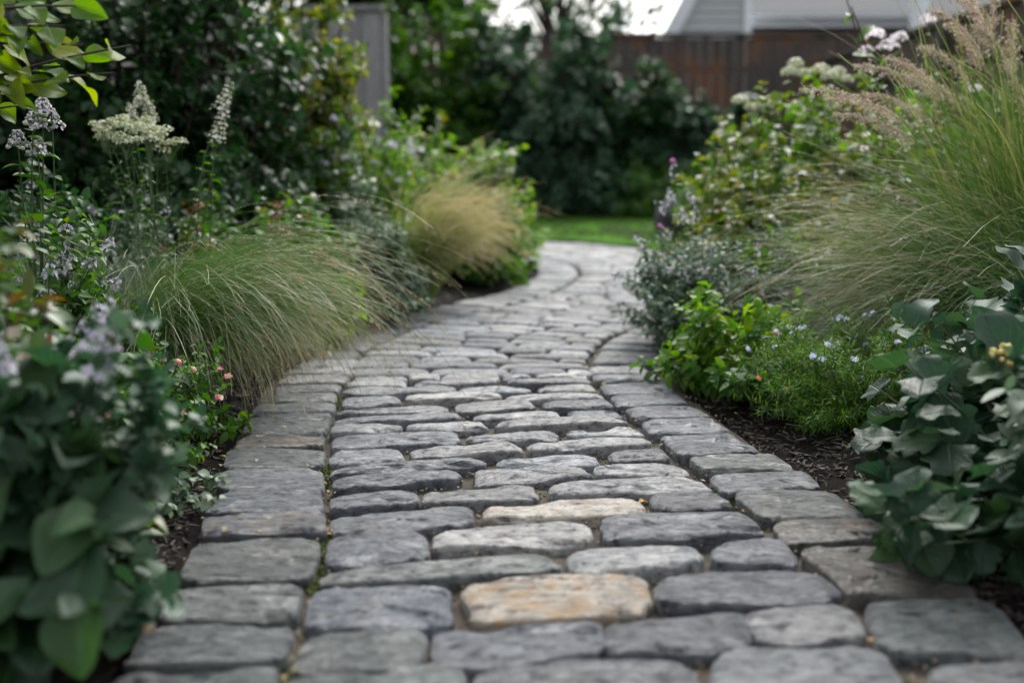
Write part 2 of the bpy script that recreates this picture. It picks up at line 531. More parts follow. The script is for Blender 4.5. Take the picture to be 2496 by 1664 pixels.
# bed sheet (the joints) = the path object, stones are its children
def build_path():
    mb = MB()
    S = np.arange(0.05, CD[-1], 0.06)
    cols = np.linspace(-0.60, 0.60, 41)
    V = []
    for s in S:
        for o in cols:
            oo = o
            x, y = on_path(s, oo)
            z = -0.027 + 0.005 * noise.noise(Vector((x * 30, y * 30, 0))) + 0.003 * noise.noise(Vector((x * 90, y * 90, 2)))
            if abs(o) > 0.57: z -= 0.03
            V.append((x, y, z))
    w = len(cols)
    F = [(i * w + j, i * w + j + 1, (i + 1) * w + j + 1, (i + 1) * w + j) for i in range(len(S) - 1) for j in range(w - 1)]
    mb.add(V, F)
    path = mb.build('path', M_BED)
    tag(path, None, None, None, 'structure')
    path['label'] = 'curving garden path of tumbled grey paving stones between the flower beds'
    rr = random.Random(7)
    cnt = 0
    for i, e in enumerate(ST):
        ox, oy, sc = REG[e[0]]
        q = [gnd(ox + e[1 + 2 * k] * sc, oy + e[2 + 2 * k] * sc) for k in range(4)]
        m = MB()
        warm = {'tan': 0.9, 'brown': 0.12, 'white': 0.06}.get(e[9], 0.0)
        if i in (4, 8): warm = 0.25
        if i == 37: warm = 0.35
        # fatten each stone a little so that joints stay narrow
        qa = np.array(q); c = qa.mean(0)
        q = c + (qa - c) * (1.02 if e[10] == 'i' else 1.01)
        stone(m, q, i + 1, 3.7 if e[10] == 'i' else 5.5, 1.0, tone_of(e[9], rr), warm)
        o = m.build('paving_stone', M_STONE, path)
        if e[9] == 'tan':
            o['label'] = 'cream and ochre paving stone, the larger nearer one' if i == 26 else 'narrow cream paving stone with ochre veins'
        cnt += 1
    # the remaining rows further along
    far = MB()
    s = CD[np.argmin(abs(CS[:, 1] - 3.03))]
    k = 500
    while s < CD[-1] - 0.2:
        d = rr.uniform(0.085, 0.115)
        x = -0.355
        while x < 0.35:
            w = rr.uniform(0.14, 0.27)
            if x + w > 0.29: w = 0.355 - x
            g = 0.006
            q = [on_path(s + d - g, x + g), on_path(s + d - g, x + w - g), on_path(s + g, x + w - g), on_path(s + g, x + g)]
            tn = rr.choice([L, L, W, W, B, G, L])
            m = far if cnt >= 92 else MB()
            c_ = np.mean(q, axis=0); q = c_ + (np.array(q) - c_) * 1.05
            stone(m, q, k, 3.4, 0.5, tone_of(tn, rr), 0.0, 0.6)
            if m is not far: m.build('paving_stone', M_STONE, path); cnt += 1
            k += 1; x += w
        s += d
    for side in (-1, 1):
        s = CD[np.argmin(abs(CS[:, 1] - (3.24 if side < 0 else 3.23)))]
        while s < CD[-1] - 0.2:
            d = rr.uniform(0.12, 0.17)
            g = 0.006
            a, b = (-0.595, -0.372) if side < 0 else (0.372, 0.595)
            q = [on_path(s + d - g, a), on_path(s + d - g, b), on_path(s + g, b), on_path(s + g, a)]
            stone(far, q, k, 5.5, 0.5, tone_of(rr.choice([B, G, L]), rr), 0.0, 0.6)
            k += 1; s += d
    f = far.build('paving_stones', M_STONE, path)
    f['kind'] = 'stuff'
    return path


PATH = build_path()

# ================================================================ SOIL, LAWN
M_SOIL = None
def soil_material():
    t = NT('dark_mulch_soil')
    vec = t.mapping((1, 1, 1))
    n1 = t.noise(9, 5, 0.6, vec); n2 = t.noise(75, 6, 0.7, t.mapping((1, 2.2, 1)), 1.5)
    col = t.mix(t.ramp(n1, [(0.3, 0.0), (0.7, 1.0)]), (0.006, 0.005, 0.004), (0.018, 0.013, 0.010))
    col = t.mix(t.ramp(n2, [(0.56, 0.0), (0.68, 0.8)]), col, (0.055, 0.040, 0.028))
    b = t.n('ShaderNodeBsdfPrincipled', Base__Color=col, Roughness=0.95, Normal=t.bump(n2, 1.0, 0.02))
    b.inputs['Specular IOR Level'].default_value = 0.15
    t.l(b.outputs[0], t.out.inputs[0])
    return t.m


def soil_z(x, y):
    d = path_dist(x, y)
    if d < 0.58: return -0.05
    h = -0.035 + min(1, (d - 0.58) / 0.35) * 0.05
    h += 0.012 * noise.noise(Vector((x * 9, y * 9, 0))) + 0.012 * noise.noise(Vector((x * 33, y * 33, 4)))
    return h


def build_ground():
    mb = MB()
    xs = np.concatenate([np.linspace(-60, -2.6, 12), np.linspace(-2.4, 2.6, 170), np.linspace(3, 60, 12)])
    ys = np.concatenate([np.linspace(-12, 0.4, 6), np.linspace(0.6, 5.0, 150), np.linspace(5.1, 14, 60), np.linspace(16, 120, 10)])
    V = []
    for y in ys:
        for x in xs:
            V.append((x, y, soil_z(x, y) if -2.7 < x < 3.1 and 0 < y < 15 else 0.0))
    w = len(xs)
    F = [(i * w + j, i * w + j + 1, (i + 1) * w + j + 1, (i + 1) * w + j) for i in range(len(ys) - 1) for j in range(w - 1)]
    mb.add(V, F)
    g = mb.build('ground', soil_material())
    tag(g, 'dark mulched soil of the planting beds', None, None, 'structure')


build_ground()

# ================================================================ PLANT TOOLS
RNG = np.random.default_rng(11)


def nrmz(a):
    return a / np.maximum(np.linalg.norm(a, axis=-1, keepdims=True), 1e-9)


def leaf_template(kind='ovate', rows=6, fold=0.25, droop=0.25, w=0.5, wave=0.0, cols=4):
    """one leaf along +y, length 1, x sideways, z up"""
    ts = np.linspace(0, 1, rows + 1)
    if kind == 'ovate': W = np.sin(np.pi * ts ** 0.75) ** 0.8
    elif kind == 'lance': W = np.sin(np.pi * ts ** 0.6) ** 1.3
    elif kind == 'heart': W = np.where(ts < 0.28, 0.62 + 0.38 * np.sin(np.pi / 2 * ts / 0.28), np.cos(np.pi / 2 * (ts - 0.28) / 0.72) ** 0.75)
    elif kind == 'round': W = np.sqrt(np.maximum(0, 1 - (2 * ts - 1) ** 2)) ** 0.8
    elif kind == 'lobed':
        W = np.sin(np.pi * ts ** 0.72) ** 0.5 * (0.90 + 0.13 * np.cos(ts * 2 * np.pi * 3.2 + 2.8) + 0.025 * np.sin(ts * 60))
    elif kind == 'serrate': W = np.sin(np.pi * ts ** 0.72) ** 0.8 * (1 + 0.10 * np.where(np.arange(len(ts)) % 2 == 0, 1, -1))
    W = np.maximum(W, 0.0); W[-1] = 0.01
    if kind != 'heart': W[0] = 0.04
    us = np.linspace(-1, 1, cols + 1)
    V, UV = [], []
    for t, wd in zip(ts, W):
        for u in us:
            x = u * wd * w
            y = t
            if kind == 'heart' and t < 0.15: y = t - 0.13 * (abs(u) * (1 - abs(u) * 0.3)) * (1 - t / 0.15) * 1.3
            if kind == 'lobed': y = t + 0.05 * abs(u)
            z = abs(x) * fold * 2 - droop * t * t + wave * math.sin(t * 9 + u * 3) * abs(u) * 0.12
            V.append((x, y - droop * 0.25 * t ** 3, z)); UV.append((u, t))
    c = cols + 1
    F = [(i * c + j, i * c + j + 1, (i + 1) * c + j + 1, (i + 1) * c + j) for i in range(rows) for j in range(cols)]
    return np.array(V), np.array(F), np.array(UV)


def tmpl_set(kind, **kw):
    out = []
    for dr, fo in ((0.1, 0.3), (0.3, 0.15), (0.5, 0.35), (-0.05, 0.1)):
        k = dict(kw); k['droop'] = dr * kw.get('droop', 1.0); k['fold'] = fo * kw.get('fold', 1.0)
        out.append(leaf_template(kind, **k))
    return out


def place(mb, tmpls, pos, dirs, up, size, rnd=None, wscale=None):
    """put a leaf of a random template at each position; dirs = leaf axis, up = side the blade faces"""
    pos = np.asarray(pos, float); N = len(pos)
    if N == 0: return
    dirs = nrmz(np.asarray(dirs, float))
    up = np.broadcast_to(np.asarray(up, float), (N, 3))
    side = nrmz(np.cross(dirs, up + 1e-4))
    nz = np.cross(side, dirs)
    size = np.broadcast_to(np.asarray(size, float), (N,))
    if rnd is None: rnd = RNG.random(N)
    ws = np.ones(N) if wscale is None else wscale
    which = RNG.integers(0, len(tmpls), N)
    for k, (tv, tf, tuv) in enumerate(tmpls):
        m = np.where(which == k)[0]
        if len(m) == 0: continue
        nv = len(tv)
        V = (pos[m][:, None, :] + size[m][:, None, None] * (tv[None, :, 0:1] * ws[m][:, None, None] * side[m][:, None, :]
             + tv[None, :, 1:2] * dirs[m][:, None, :] + tv[None, :, 2:3] * nz[m][:, None, :]))
        F = (tf[None] + (np.arange(len(m)) * nv)[:, None, None]).reshape(-1, tf.shape[1])
        if tf.shape[1] == 4 and (tf < 0).any():
            F = np.where(np.tile(tf, (len(m), 1)) < 0, -1, F)
        mb.add(V.reshape(-1, 3), F, np.tile(tuv, (len(m), 1)), np.repeat(rnd[m], nv))


def tubes(mb, lines, r0, r1, sides=4, rnd=0.5):
    """lines: (N,K,3) polylines as thin tapering tubes"""
    L_ = np.asarray(lines, float)
    if L_.ndim == 2: L_ = L_[None]
    N, K, _ = L_.shape
    if N == 0: return
    T = np.gradient(L_, axis=1); T = nrmz(T)
    ref = np.where(abs(T[..., 2:3]) > 0.9, np.array([1.0, 0.2, 0]), np.array([0, 0, 1.0]))
    S = nrmz(np.cross(T, ref)); U = np.cross(S, T)
    r0 = np.broadcast_to(np.asarray(r0, float), (N,)); r1 = np.broadcast_to(np.asarray(r1, float), (N,))
    t = np.linspace(0, 1, K)
    R = r0[:, None] * (1 - t) + r1[:, None] * t
    ang = np.arange(sides) / sides * 2 * np.pi
    V = L_[:, :, None, :] + R[:, :, None, None] * (np.cos(ang)[None, None, :, None] * S[:, :, None, :] + np.sin(ang)[None, None, :, None] * U[:, :, None, :])
    i = np.arange(K - 1)[:, None]; j = np.arange(sides)[None, :]; j2 = (j + 1) % sides
    f = np.stack([i * sides + j, i * sides + j2, (i + 1) * sides + j2, (i + 1) * sides + j], -1).reshape(-1, 4)
    F = (f[None] + (np.arange(N) * K * sides)[:, None, None]).reshape(-1, 4)
    uv = np.zeros((N, K, sides, 2)); uv[..., 1] = t[None, :, None]
    rr = np.broadcast_to(np.asarray(rnd, float), (N,))
    mb.add(V.reshape(-1, 3), F, uv.reshape(-1, 2), np.repeat(rr, K * sides))


def bez(p0, p1, p2, K):
    t = np.linspace(0, 1, K)[None, :, None]
    return (1 - t) ** 2 * p0[:, None] + 2 * t * (1 - t) * p1[:, None] + t * t * p2[:, None]


def ribbons(mb, lines, w0, w1, rnd, pw=1.0, face=None):
    """grass blades: (N,K,3) centre lines, width w0 at the base to w1 at the tip"""
    L_ = np.asarray(lines, float); N, K, _ = L_.shape
    T = nrmz(np.gradient(L_, axis=1))
    a = RNG.normal(size=(N, 1, 3)) if face is None else face
    S = nrmz(np.cross(T, a))
    t = np.linspace(0, 1, K)[None, :]
    w0 = np.broadcast_to(np.asarray(w0, float), (N,))[:, None]
    W = w0 * (1 - t ** pw) + w1 * t ** pw
    V = np.stack([L_ - S * W[..., None] / 2, L_ + S * W[..., None] / 2], 2)
    i = np.arange(K - 1)
    f = np.stack([2 * i, 2 * i + 1, 2 * i + 3, 2 * i + 2], -1)
    F = (f[None] + (np.arange(N) * K * 2)[:, None, None]).reshape(-1, 4)
    uv = np.zeros((N, K, 2, 2)); uv[..., 1] = t[..., None]; uv[..., 0] = np.array([-1, 1.0])
    mb.add(V.reshape(-1, 3), F, uv.reshape(-1, 2), np.repeat(np.broadcast_to(rnd, (N,)), K * 2))


# little flower shapes
def floret(petals=5, cup=0.3, w=0.42):
    V = [(0, 0, 0)]; F = []; UV = [(0, 0)]
    for k in range(petals):
        a = 2 * np.pi * k / petals; h = np.pi / petals * 0.9
        b = len(V)
        for aa, rr, zz, tt in ((a - h, 0.55, cup * 0.5, 0.5), (a - h * 0.5, 0.98, cup, 1), (a + h * 0.5, 0.98, cup, 1), (a + h, 0.55, cup * 0.5, 0.5)):
            V.append((math.cos(aa) * rr * 0.5, math.sin(aa) * rr * 0.5, zz * 0.5)); UV.append((0, tt))
        F += [(0, b, b + 1, b + 2), (0, b + 2, b + 3, -1)]
    F = np.array(F)
    return [(np.array(V)[:, [0, 2, 1]] * [1, 1, 1], F, np.array(UV))]


def blob(n1=5, n2=4):
    """small rounded bud / seed capsule, unit diameter, along y"""
    V, UV = [], []
    for i in range(n2 + 1):
        t = i / n2; r = math.sin(math.pi * min(0.97, max(0.03, t))) * 0.5
        for j in range(n1):
            a = 2 * math.pi * j / n1
            V.append((r * math.cos(a), t, r * math.sin(a))); UV.append((0, t))
    F = [(i * n1 + j, i * n1 + (j + 1) % n1, (i + 1) * n1 + (j + 1) % n1, (i + 1) * n1 + j) for i in range(n2) for j in range(n1)]
    return [(np.array(V), np.array(F), np.array(UV))]


FLORET = floret(); FLORET4 = floret(4, 0.5); BLOB = blob()


def rand_dir(N, up=0.3):
    d = RNG.normal(size=(N, 3)); d[:, 2] = abs(d[:, 2]) * 0.7 + up
    return nrmz(d)


# ---- flower heads, all take tip positions (N,3) and axis directions
def spike(mb, tips, axes, length, rad, n, size, tm=None, rnd=(0, 1)):
    """florets in whorls along the last part of a stem"""
    tm = tm or FLORET4
    N = len(tips); axes = nrmz(axes)
    t = RNG.random((N, n)) ** 0.9
    wh = np.round(t * 7) / 7 + RNG.normal(0, 0.02, (N, n))
    a = RNG.random((N, n)) * 2 * np.pi
    s = nrmz(np.cross(axes, [0.1, 0.3, 1.0])); u = np.cross(s, axes)
    out = np.cos(a)[..., None] * s[:, None] + np.sin(a)[..., None] * u[:, None]
    r = rad * (1.0 - 0.65 * wh) * (0.7 + 0.5 * RNG.random((N, n)))
    P = tips[:, None] - axes[:, None] * (length * (1 - wh))[..., None] + out * r[..., None]
    d = nrmz(out + axes[:, None] * 0.5)
    place(mb, tm, P.reshape(-1, 3), d.reshape(-1, 3), axes[0], size * (0.7 + 0.6 * RNG.random(N * n)) * (1.1 - 0.5 * wh.ravel()), RNG.uniform(rnd[0], rnd[1], N * n))


def ball(mb, cen, rad, n, size, tm=None, flat=1.0, half=True, rnd=(0, 1)):
    """florets over a dome (umbel, hydrangea or phlox head)"""
    tm = tm or FLORET
    N = len(cen)
    d = RNG.normal(size=(N, n, 3))
    if half: d[..., 2] = abs(d[..., 2])
    d = nrmz(d)
    rad = np.broadcast_to(np.asarray(rad, float), (N,))
    P = cen[:, None] + d * rad[:, None, None] * np.array([1, 1, flat]) * (0.85 + 0.2 * RNG.random((N, n, 1)))
    place(mb, tm, P.reshape(-1, 3), d.reshape(-1, 3) + RNG.normal(0, 0.2, (N * n, 3)), [0.3, 0.1, 1.0], size * (0.7 + 0.6 * RNG.random(N * n)), RNG.uniform(rnd[0], rnd[1], N * n))


# ---- the general shrub / perennial
def bush(name, label, cat, base, R, H, n, leaves, mat, stem_mat, lsize, per=10, twigs=3, lean=(0, 0), group=None, flower=None, start=0.35,
         spread=0.45, updir=0.35, stem_r=0.0025, fills=0.0, flat=0.55, seed=0, tmin=0.55, part='foliage', z0=0.0, twig=0.35, sway=0.0):
    """n stems fan out from the base; each carries twigs with leaves; flower(tips, axes, parent) adds blooms at stem tips"""
    global RNG
    RNG = np.random.default_rng(1000 + seed)
    bx, by = base[0], base[1]
    root = empty(name, (bx, by, z0), label, cat, group)
    a = RNG.random(n) * 2 * np.pi
    rr = np.sqrt(RNG.random(n))
    p0 = np.stack([bx + np.cos(a) * rr * R * spread * 0.6, by + np.sin(a) * rr * R * spread * 0.6, np.full(n, z0)], 1)
    f = RNG.uniform(tmin, 1.0, n)
    # tips fill a dome
    el = np.arccos(np.clip(RNG.random(n) * (1 - flat * 0.2), 0, 1))
    p2 = np.stack([bx + np.cos(a) * np.sin(el) * R * f + lean[0] * f, by + np.sin(a) * np.sin(el) * R * f + lean[1] * f,
                   z0 + np.maximum(0.04 * H, np.cos(el) ** 0.7 * H * f + RNG.normal(0, 0.04 * H, n))], 1)
    p1 = p0 * 0.45 + p2 * 0.55; p1[:, 2] = z0 + p2[:, 2] * 0.75 - z0 * 0.75
    p1 += RNG.normal(0, 0.06 * R, p1.shape)
    K = 12
    ln = bez(p0, p1, p2, K)
    sm = MB(root.location); tubes(sm, ln, stem_r, stem_r * 0.45, 4)
    fm = MB(root.location)
    # twigs
    ax = nrmz(ln[:, -1] - ln[:, -3])
    lines = []
    if twigs:
        t = RNG.uniform(start, 0.98, (n, twigs))
        idx = t * (K - 1); i0 = np.minimum(idx.astype(int), K - 2); fr = (idx - i0)[..., None]
        P = np.take_along_axis(ln, i0[..., None], 1) * (1 - fr) + np.take_along_axis(ln, (i0 + 1)[..., None], 1) * fr
        out = P - np.array([bx, by, z0 + H * 0.25]); out = nrmz(out) * 0.6 + rand_dir(n * twigs, updir).reshape(n, twigs, 3)
        out = nrmz(out)
        tl = twig * R * RNG.uniform(0.5, 1.0, (n, twigs, 1))
        Q = P + out * tl
        M = (P + Q) / 2 + np.array([0, 0, 0.15]) * tl
        tw = bez(P.reshape(-1, 3), M.reshape(-1, 3), Q.reshape(-1, 3), 6)
        tubes(sm, tw, stem_r * 0.5, stem_r * 0.25, 3)
        lines.append((tw, 0.15))
    lines.append((ln, start))
    for lw, st in lines:
        N, KK, _ = lw.shape
        t = st + (1 - st) * (np.arange(per) + RNG.random((N, per))) / per
        idx = np.clip(t, 0, 0.999) * (KK - 1); i0 = idx.astype(int); fr = (idx - i0)[..., None]
        A = np.take_along_axis(lw, i0[..., None], 1); B_ = np.take_along_axis(lw, (i0 + 1)[..., None], 1)
        P = A * (1 - fr) + B_ * fr
        T = nrmz(B_ - A)
        az = np.arange(per) * 2.4 + RNG.random((N, 1)) * 6.28
        s = nrmz(np.cross(T, np.array([0.2, 0.1, 1.0]) + RNG.normal(0, 0.1, T.shape))); u = np.cross(s, T)
        out = np.cos(az)[..., None] * s + np.sin(az)[..., None] * u
        d = nrmz(out + T * 0.45 + np.array([0, 0, -0.12]) + RNG.normal(0, 0.25, out.shape))
        nz = nrmz(np.array([0, 0, 1.0]) + RNG.normal(0, 0.35, d.shape) + T * 0.4)
        sz = lsize * RNG.uniform(0.55, 1.15, (N, per)) * (1.1 - 0.45 * t)
        place(fm, leaves, P.reshape(-1, 3), d.reshape(-1, 3), nz.reshape(-1, 3), sz.ravel())
    fm.build(part, mat, root)
    sm.build('stems', stem_mat, root)
    if flower:
        flower(ln, ax, root)
    return root


def heads(name, mat, fn, every=1, top=True, zmin=None):
    """flower adder: fn(mb, tips, axes); only stems that end high carry a head"""
    def f(ln, ax, root):
        tips = ln[:, -1]
        m = np.ones(len(tips), bool)
        if top: m &= tips[:, 2] > np.quantile(tips[:, 2], 1 - 1 / every) if every > 1 else True
        else: m &= (np.arange(len(tips)) % every == 0)
        if m.sum() == 0: return
        if m.sum() <= 70:            # every flower head is a part of its own
            for tp, a_ in zip(tips[m], ax[m]):
                mb = MB(root.location)
                fn(mb, tp[None], a_[None])
                mb.build(name, mat, root)
        else:
            mb = MB(root.location)
            fn(mb, tips[m], ax[m])
            mb.build(name, mat, root)['kind'] = 'stuff'
    return f


def both(*fs):
    def f(ln, ax, root):
        for g in fs: g(ln, ax, root)
    return f


# ---- grasses
def blades(base, n, L_, R, az_mean, az_sd, th0, th1, K=12, pw=1.4, z0=0.0, lsd=0.18, wob=0.03):
    """polylines of arching blades. az = heading, th0/th1 = angle from vertical at the base / at the tip (radians)"""
    a0 = RNG.random(n) * 2 * np.pi; r0 = np.sqrt(RNG.random(n)) * R
    P = np.stack([base[0] + np.cos(a0) * r0, base[1] + np.sin(a0) * r0, np.full(n, z0)], 1)
    az = RNG.normal(az_mean, az_sd, n)
    Ln = L_ * np.clip(RNG.normal(1, lsd, n), 0.35, 1.5)
    t0 = RNG.uniform(th0[0], th0[1], n); t1 = RNG.uniform(th1[0], th1[1], n)
    t = np.linspace(0, 1, K)
    th = t0[:, None] + (t1 - t0)[:, None] * t[None] ** pw
    azz = az[:, None] + RNG.normal(0, 0.25, (n, 1)) * t[None] ** 2
    st = Ln[:, None] / (K - 1)
    d = np.stack([np.sin(th) * np.cos(azz), np.sin(th) * np.sin(azz), np.cos(th)], -1) * st[..., None]
    d[:, 0] = 0
    ln = P[:, None] + np.cumsum(d, 1)
    ln[..., 2] = np.maximum(ln[..., 2], 0.004 + 0.01 * RNG.random((n, 1)))
    return ln


def awns(mb, ln, frac, per, length, w, rnd, spread=0.5, seeds=None):
    """fine hairs and seeds over the last part of each blade (feather-grass head)"""
    N, K, _ = ln.shape
    t = RNG.uniform(frac, 1.0, (N, per)); idx = t * (K - 1.001); i0 = idx.astype(int); fr = (idx - i0)[..., None]
    A = np.take_along_axis(ln, i0[..., None], 1); B_ = np.take_along_axis(ln, (i0 + 1)[..., None], 1)
    P = (A * (1 - fr) + B_ * fr).reshape(-1, 3); T = nrmz(B_ - A).reshape(-1, 3)
    M = len(P)
    d = nrmz(T + RNG.normal(0, spread, (M, 3)))
    l = length * RNG.uniform(0.4, 1.1, (M, 1)) * (1.25 - 0.6 * ((t.reshape(-1, 1) - frac) / (1 - frac)))
    hl = bez(P, P + d * l * 0.5, P + d * l * 0.9 + np.array([0, 0, -0.22]) * l, 4)
    ribbons(mb, hl, w, w * 0.3, RNG.uniform(rnd[0], rnd[1], M))
    if seeds:
        place(mb, BLOB, hl[:, 2], hl[:, 3] - hl[:, 2], [0, 0, 1.0], seeds * RNG.uniform(0.7, 1.3, M), RNG.uniform(rnd[0], rnd[1], M), np.full(M, 0.28))


# ---------------------------------------------------------------- plant materials
Gd = (0.018, 0.040, 0.014)
M_LEAF_DARK = leaf_mat('dark_green_leaf', [(0.010, 0.042, 0.012), (0.020, 0.075, 0.018), (0.040, 0.105, 0.026)], 0.45, 0.28, spec=0.35)
M_LEAF_BLUE = leaf_mat('blue_green_leaf', [(0.024, 0.066, 0.034), (0.042, 0.100, 0.050), (0.070, 0.130, 0.070)], 0.5, 0.22, spec=0.35)
M_LEAF_MID = leaf_mat('mid_green_leaf', [(0.022, 0.085, 0.010), (0.042, 0.130, 0.016), (0.085, 0.185, 0.024)], 0.5, 0.38, spec=0.3)
M_LEAF_BRIGHT = leaf_mat('bright_green_leaf', [(0.035, 0.125, 0.010), (0.075, 0.200, 0.016), (0.160, 0.280, 0.030)], 0.5, 0.42, spec=0.3)
M_LEAF_YEL = leaf_mat('yellow_green_leaf', [(0.040, 0.115, 0.012), (0.110, 0.180, 0.020), (0.260, 0.250, 0.030), (0.05, 0.13, 0.015), (0.09, 0.17, 0.02)], 0.45, 0.38)
M_LEAF_SILVER = leaf_mat('silver_green_leaf', [(0.045, 0.095, 0.045), (0.080, 0.140, 0.075), (0.170, 0.230, 0.160)], 0.55, 0.25)
M_LEAF_AUTUMN = leaf_mat('turning_leaf', [(0.025, 0.080, 0.012), (0.045, 0.115, 0.018), (0.06, 0.13, 0.02), (0.035, 0.09, 0.015), (0.17, 0.055, 0.014), (0.04, 0.11, 0.015), (0.05, 0.12, 0.02), (0.16, 0.14, 0.03)], 0.45, 0.3)
M_LEAF_BIG = leaf_mat('broad_leaf', [(0.016, 0.046, 0.022), (0.026, 0.064, 0.030), (0.040, 0.100, 0.025)], 0.48, 0.3, vein=0.5, spec=0.4)
M_LEAF_LOBED = leaf_mat('lobed_leaf', [(0.014, 0.040, 0.022), (0.024, 0.060, 0.034), (0.030, 0.085, 0.022), (0.038, 0.075, 0.036)], 0.5, 0.25, vein=0.8, spec=0.3)
M_LEAF_TWIG = leaf_mat('tree_leaf', [(0.06, 0.15, 0.012), (0.11, 0.20, 0.018), (0.26, 0.28, 0.025), (0.07, 0.16, 0.015)], 0.5, 0.5, vein=0.4, spec=0.3)
M_STEM = simple_mat('green_stem', (0.055, 0.085, 0.030), 0.55, 30)
M_STEM_RED = simple_mat('reddish_stem', (0.090, 0.050, 0.030), 0.55, 30)
M_WOOD = simple_mat('bark', (0.060, 0.045, 0.033), 0.85, 40)
M_GRASS = leaf_mat('fine_grass', [(0.020, 0.080, 0.010), (0.050, 0.125, 0.018), (0.030, 0.095, 0.012), (0.07, 0.15, 0.03), (0.025, 0.090, 0.012), (0.11, 0.18, 0.05), (0.04, 0.12, 0.02), (0.03, 0.10, 0.015), (0.08, 0.15, 0.03), (0.36, 0.36, 0.24), (0.06, 0.14, 0.02)], 0.42, 0.22, tip=((0.38, 0.33, 0.20), 0.80, 1.1), spec=0.35, blotch=0.1)
M_LAWN = leaf_mat('lawn_grass', [(0.05, 0.17, 0.010), (0.09, 0.24, 0.018)], 0.8, 0.4, spec=0.08, blotch=0.1)
M_GRASS_GREY = leaf_mat('grey_grass', [(0.075, 0.110, 0.065), (0.13, 0.165, 0.11), (0.20, 0.23, 0.17)], 0.5, 0.22, blotch=0.1)
M_GRASS_GOLD = leaf_mat('golden_grass', [(0.07, 0.15, 0.025), (0.12, 0.20, 0.045), (0.20, 0.25, 0.07), (0.33, 0.31, 0.14)], 0.5, 0.3, tip=((0.44, 0.36, 0.20), 0.6, 1.0), spec=0.3, blotch=0.1)
M_GRASS_GREEN = leaf_mat('reed_grass', [(0.030, 0.085, 0.014), (0.055, 0.125, 0.022), (0.10, 0.165, 0.040), (0.24, 0.24, 0.08)], 0.42, 0.28, tip=((0.22, 0.23, 0.10), 0.9, 1.1), spec=0.3, blotch=0.1)
M_SEED = leaf_mat('seed_heads', [(0.26, 0.19, 0.12), (0.38, 0.29, 0.19), (0.50, 0.42, 0.30)], 0.6, 0.3, blotch=0.1)
M_PLUME = leaf_mat('plume_hairs', [(0.28, 0.22, 0.16), (0.44, 0.37, 0.28), (0.62, 0.56, 0.46)], 0.55, 0.35, blotch=0.1)
M_LAV = leaf_mat('lavender_petal', [(0.20, 0.20, 0.22), (0.36, 0.33, 0.42), (0.50, 0.46, 0.56), (0.68, 0.66, 0.70)], 0.6, 0.3, blotch=0.1)
M_WHITE = leaf_mat('white_petal', [(0.50, 0.52, 0.42), (0.66, 0.66, 0.58), (0.80, 0.79, 0.74)], 0.6, 0.3, blotch=0.1)
M_CREAM = leaf_mat('cream_green_petal', [(0.11, 0.17, 0.05), (0.24, 0.29, 0.13), (0.42, 0.44, 0.30), (0.62, 0.62, 0.50)], 0.6, 0.25, blotch=0.15)
M_SAGE = leaf_mat('sage_calyx', [(0.10, 0.13, 0.06), (0.24, 0.27, 0.16), (0.46, 0.46, 0.38), (0.60, 0.58, 0.56)], 0.6, 0.25, blotch=0.15)
M_PINK = leaf_mat('pale_pink_petal', [(0.50, 0.44, 0.48), (0.66, 0.60, 0.63), (0.78, 0.76, 0.76)], 0.6, 0.3, blotch=0.1)
M_ORANGE = leaf_mat('orange_petal', [(0.60, 0.16, 0.03), (0.70, 0.30, 0.06), (0.65, 0.20, 0.12)], 0.5, 0.3, blotch=0.1)
M_CORAL = leaf_mat('coral_petal', [(0.60, 0.22, 0.14), (0.72, 0.42, 0.30), (0.45, 0.06, 0.16), (0.75, 0.55, 0.42)], 0.5, 0.3, blotch=0.1)
M_MAGENTA = leaf_mat('magenta_petal', [(0.40, 0.05, 0.28), (0.50, 0.08, 0.36)], 0.5, 0.3, blotch=0.1)
M_YELLOW = leaf_mat('yellow_petal', [(0.60, 0.42, 0.04), (0.66, 0.55, 0.10), (0.50, 0.55, 0.14)], 0.5, 0.3, blotch=0.1)
M_RUST = leaf_mat('rust_seed_head', [(0.16, 0.055, 0.02), (0.26, 0.095, 0.035), (0.34, 0.14, 0.06)], 0.7, 0.1)
M_BLUEF = leaf_mat('pale_blue_petal', [(0.34, 0.38, 0.66), (0.50, 0.54, 0.76), (0.70, 0.72, 0.84)], 0.6, 0.3, blotch=0.1)

T_OV = tmpl_set('ovate', rows=5, w=0.27, cols=2)
T_OVW = tmpl_set('ovate', rows=6, w=0.36, cols=2)
T_SM = tmpl_set('ovate', rows=3, w=0.34, cols=2)
T_LANCE = tmpl_set('lance', rows=4, w=0.14, cols=2)
T_SER = tmpl_set('serrate', rows=10, w=0.32, cols=2)
T_RND = tmpl_set('round', rows=4, w=0.42, cols=2)
T_HEART = tmpl_set('heart', rows=12, w=0.44, cols=8, wave=0.35)
T_LOBE = tmpl_set('lobed', rows=18, w=0.50, cols=8, wave=0.45, droop=0.55, fold=0.5)
T_LOBS = tmpl_set('lobed', rows=10, w=0.46, cols=2, wave=0.5)
T_BIG = tmpl_set('ovate', rows=14, w=0.30, cols=6, wave=0.3)
T_NEEDLE = tmpl_set('lance', rows=2, w=0.07, cols=2)

# ================================================================ PLANTING
DS = 2496 / 2352                      # sizes below were read off a 2352 px wide view of the photograph


def X_(px, Y): return (px - 1176) / 2483.0 * Y


def H_(py, Y): return max(0.03, CAM_H + ray(1248, py * DS)[1] * Y)


def P_(px, py, Y):
    a, b = ray(px * DS, py * DS)
    return np.array([a * Y, Y, CAM_H + b * Y])


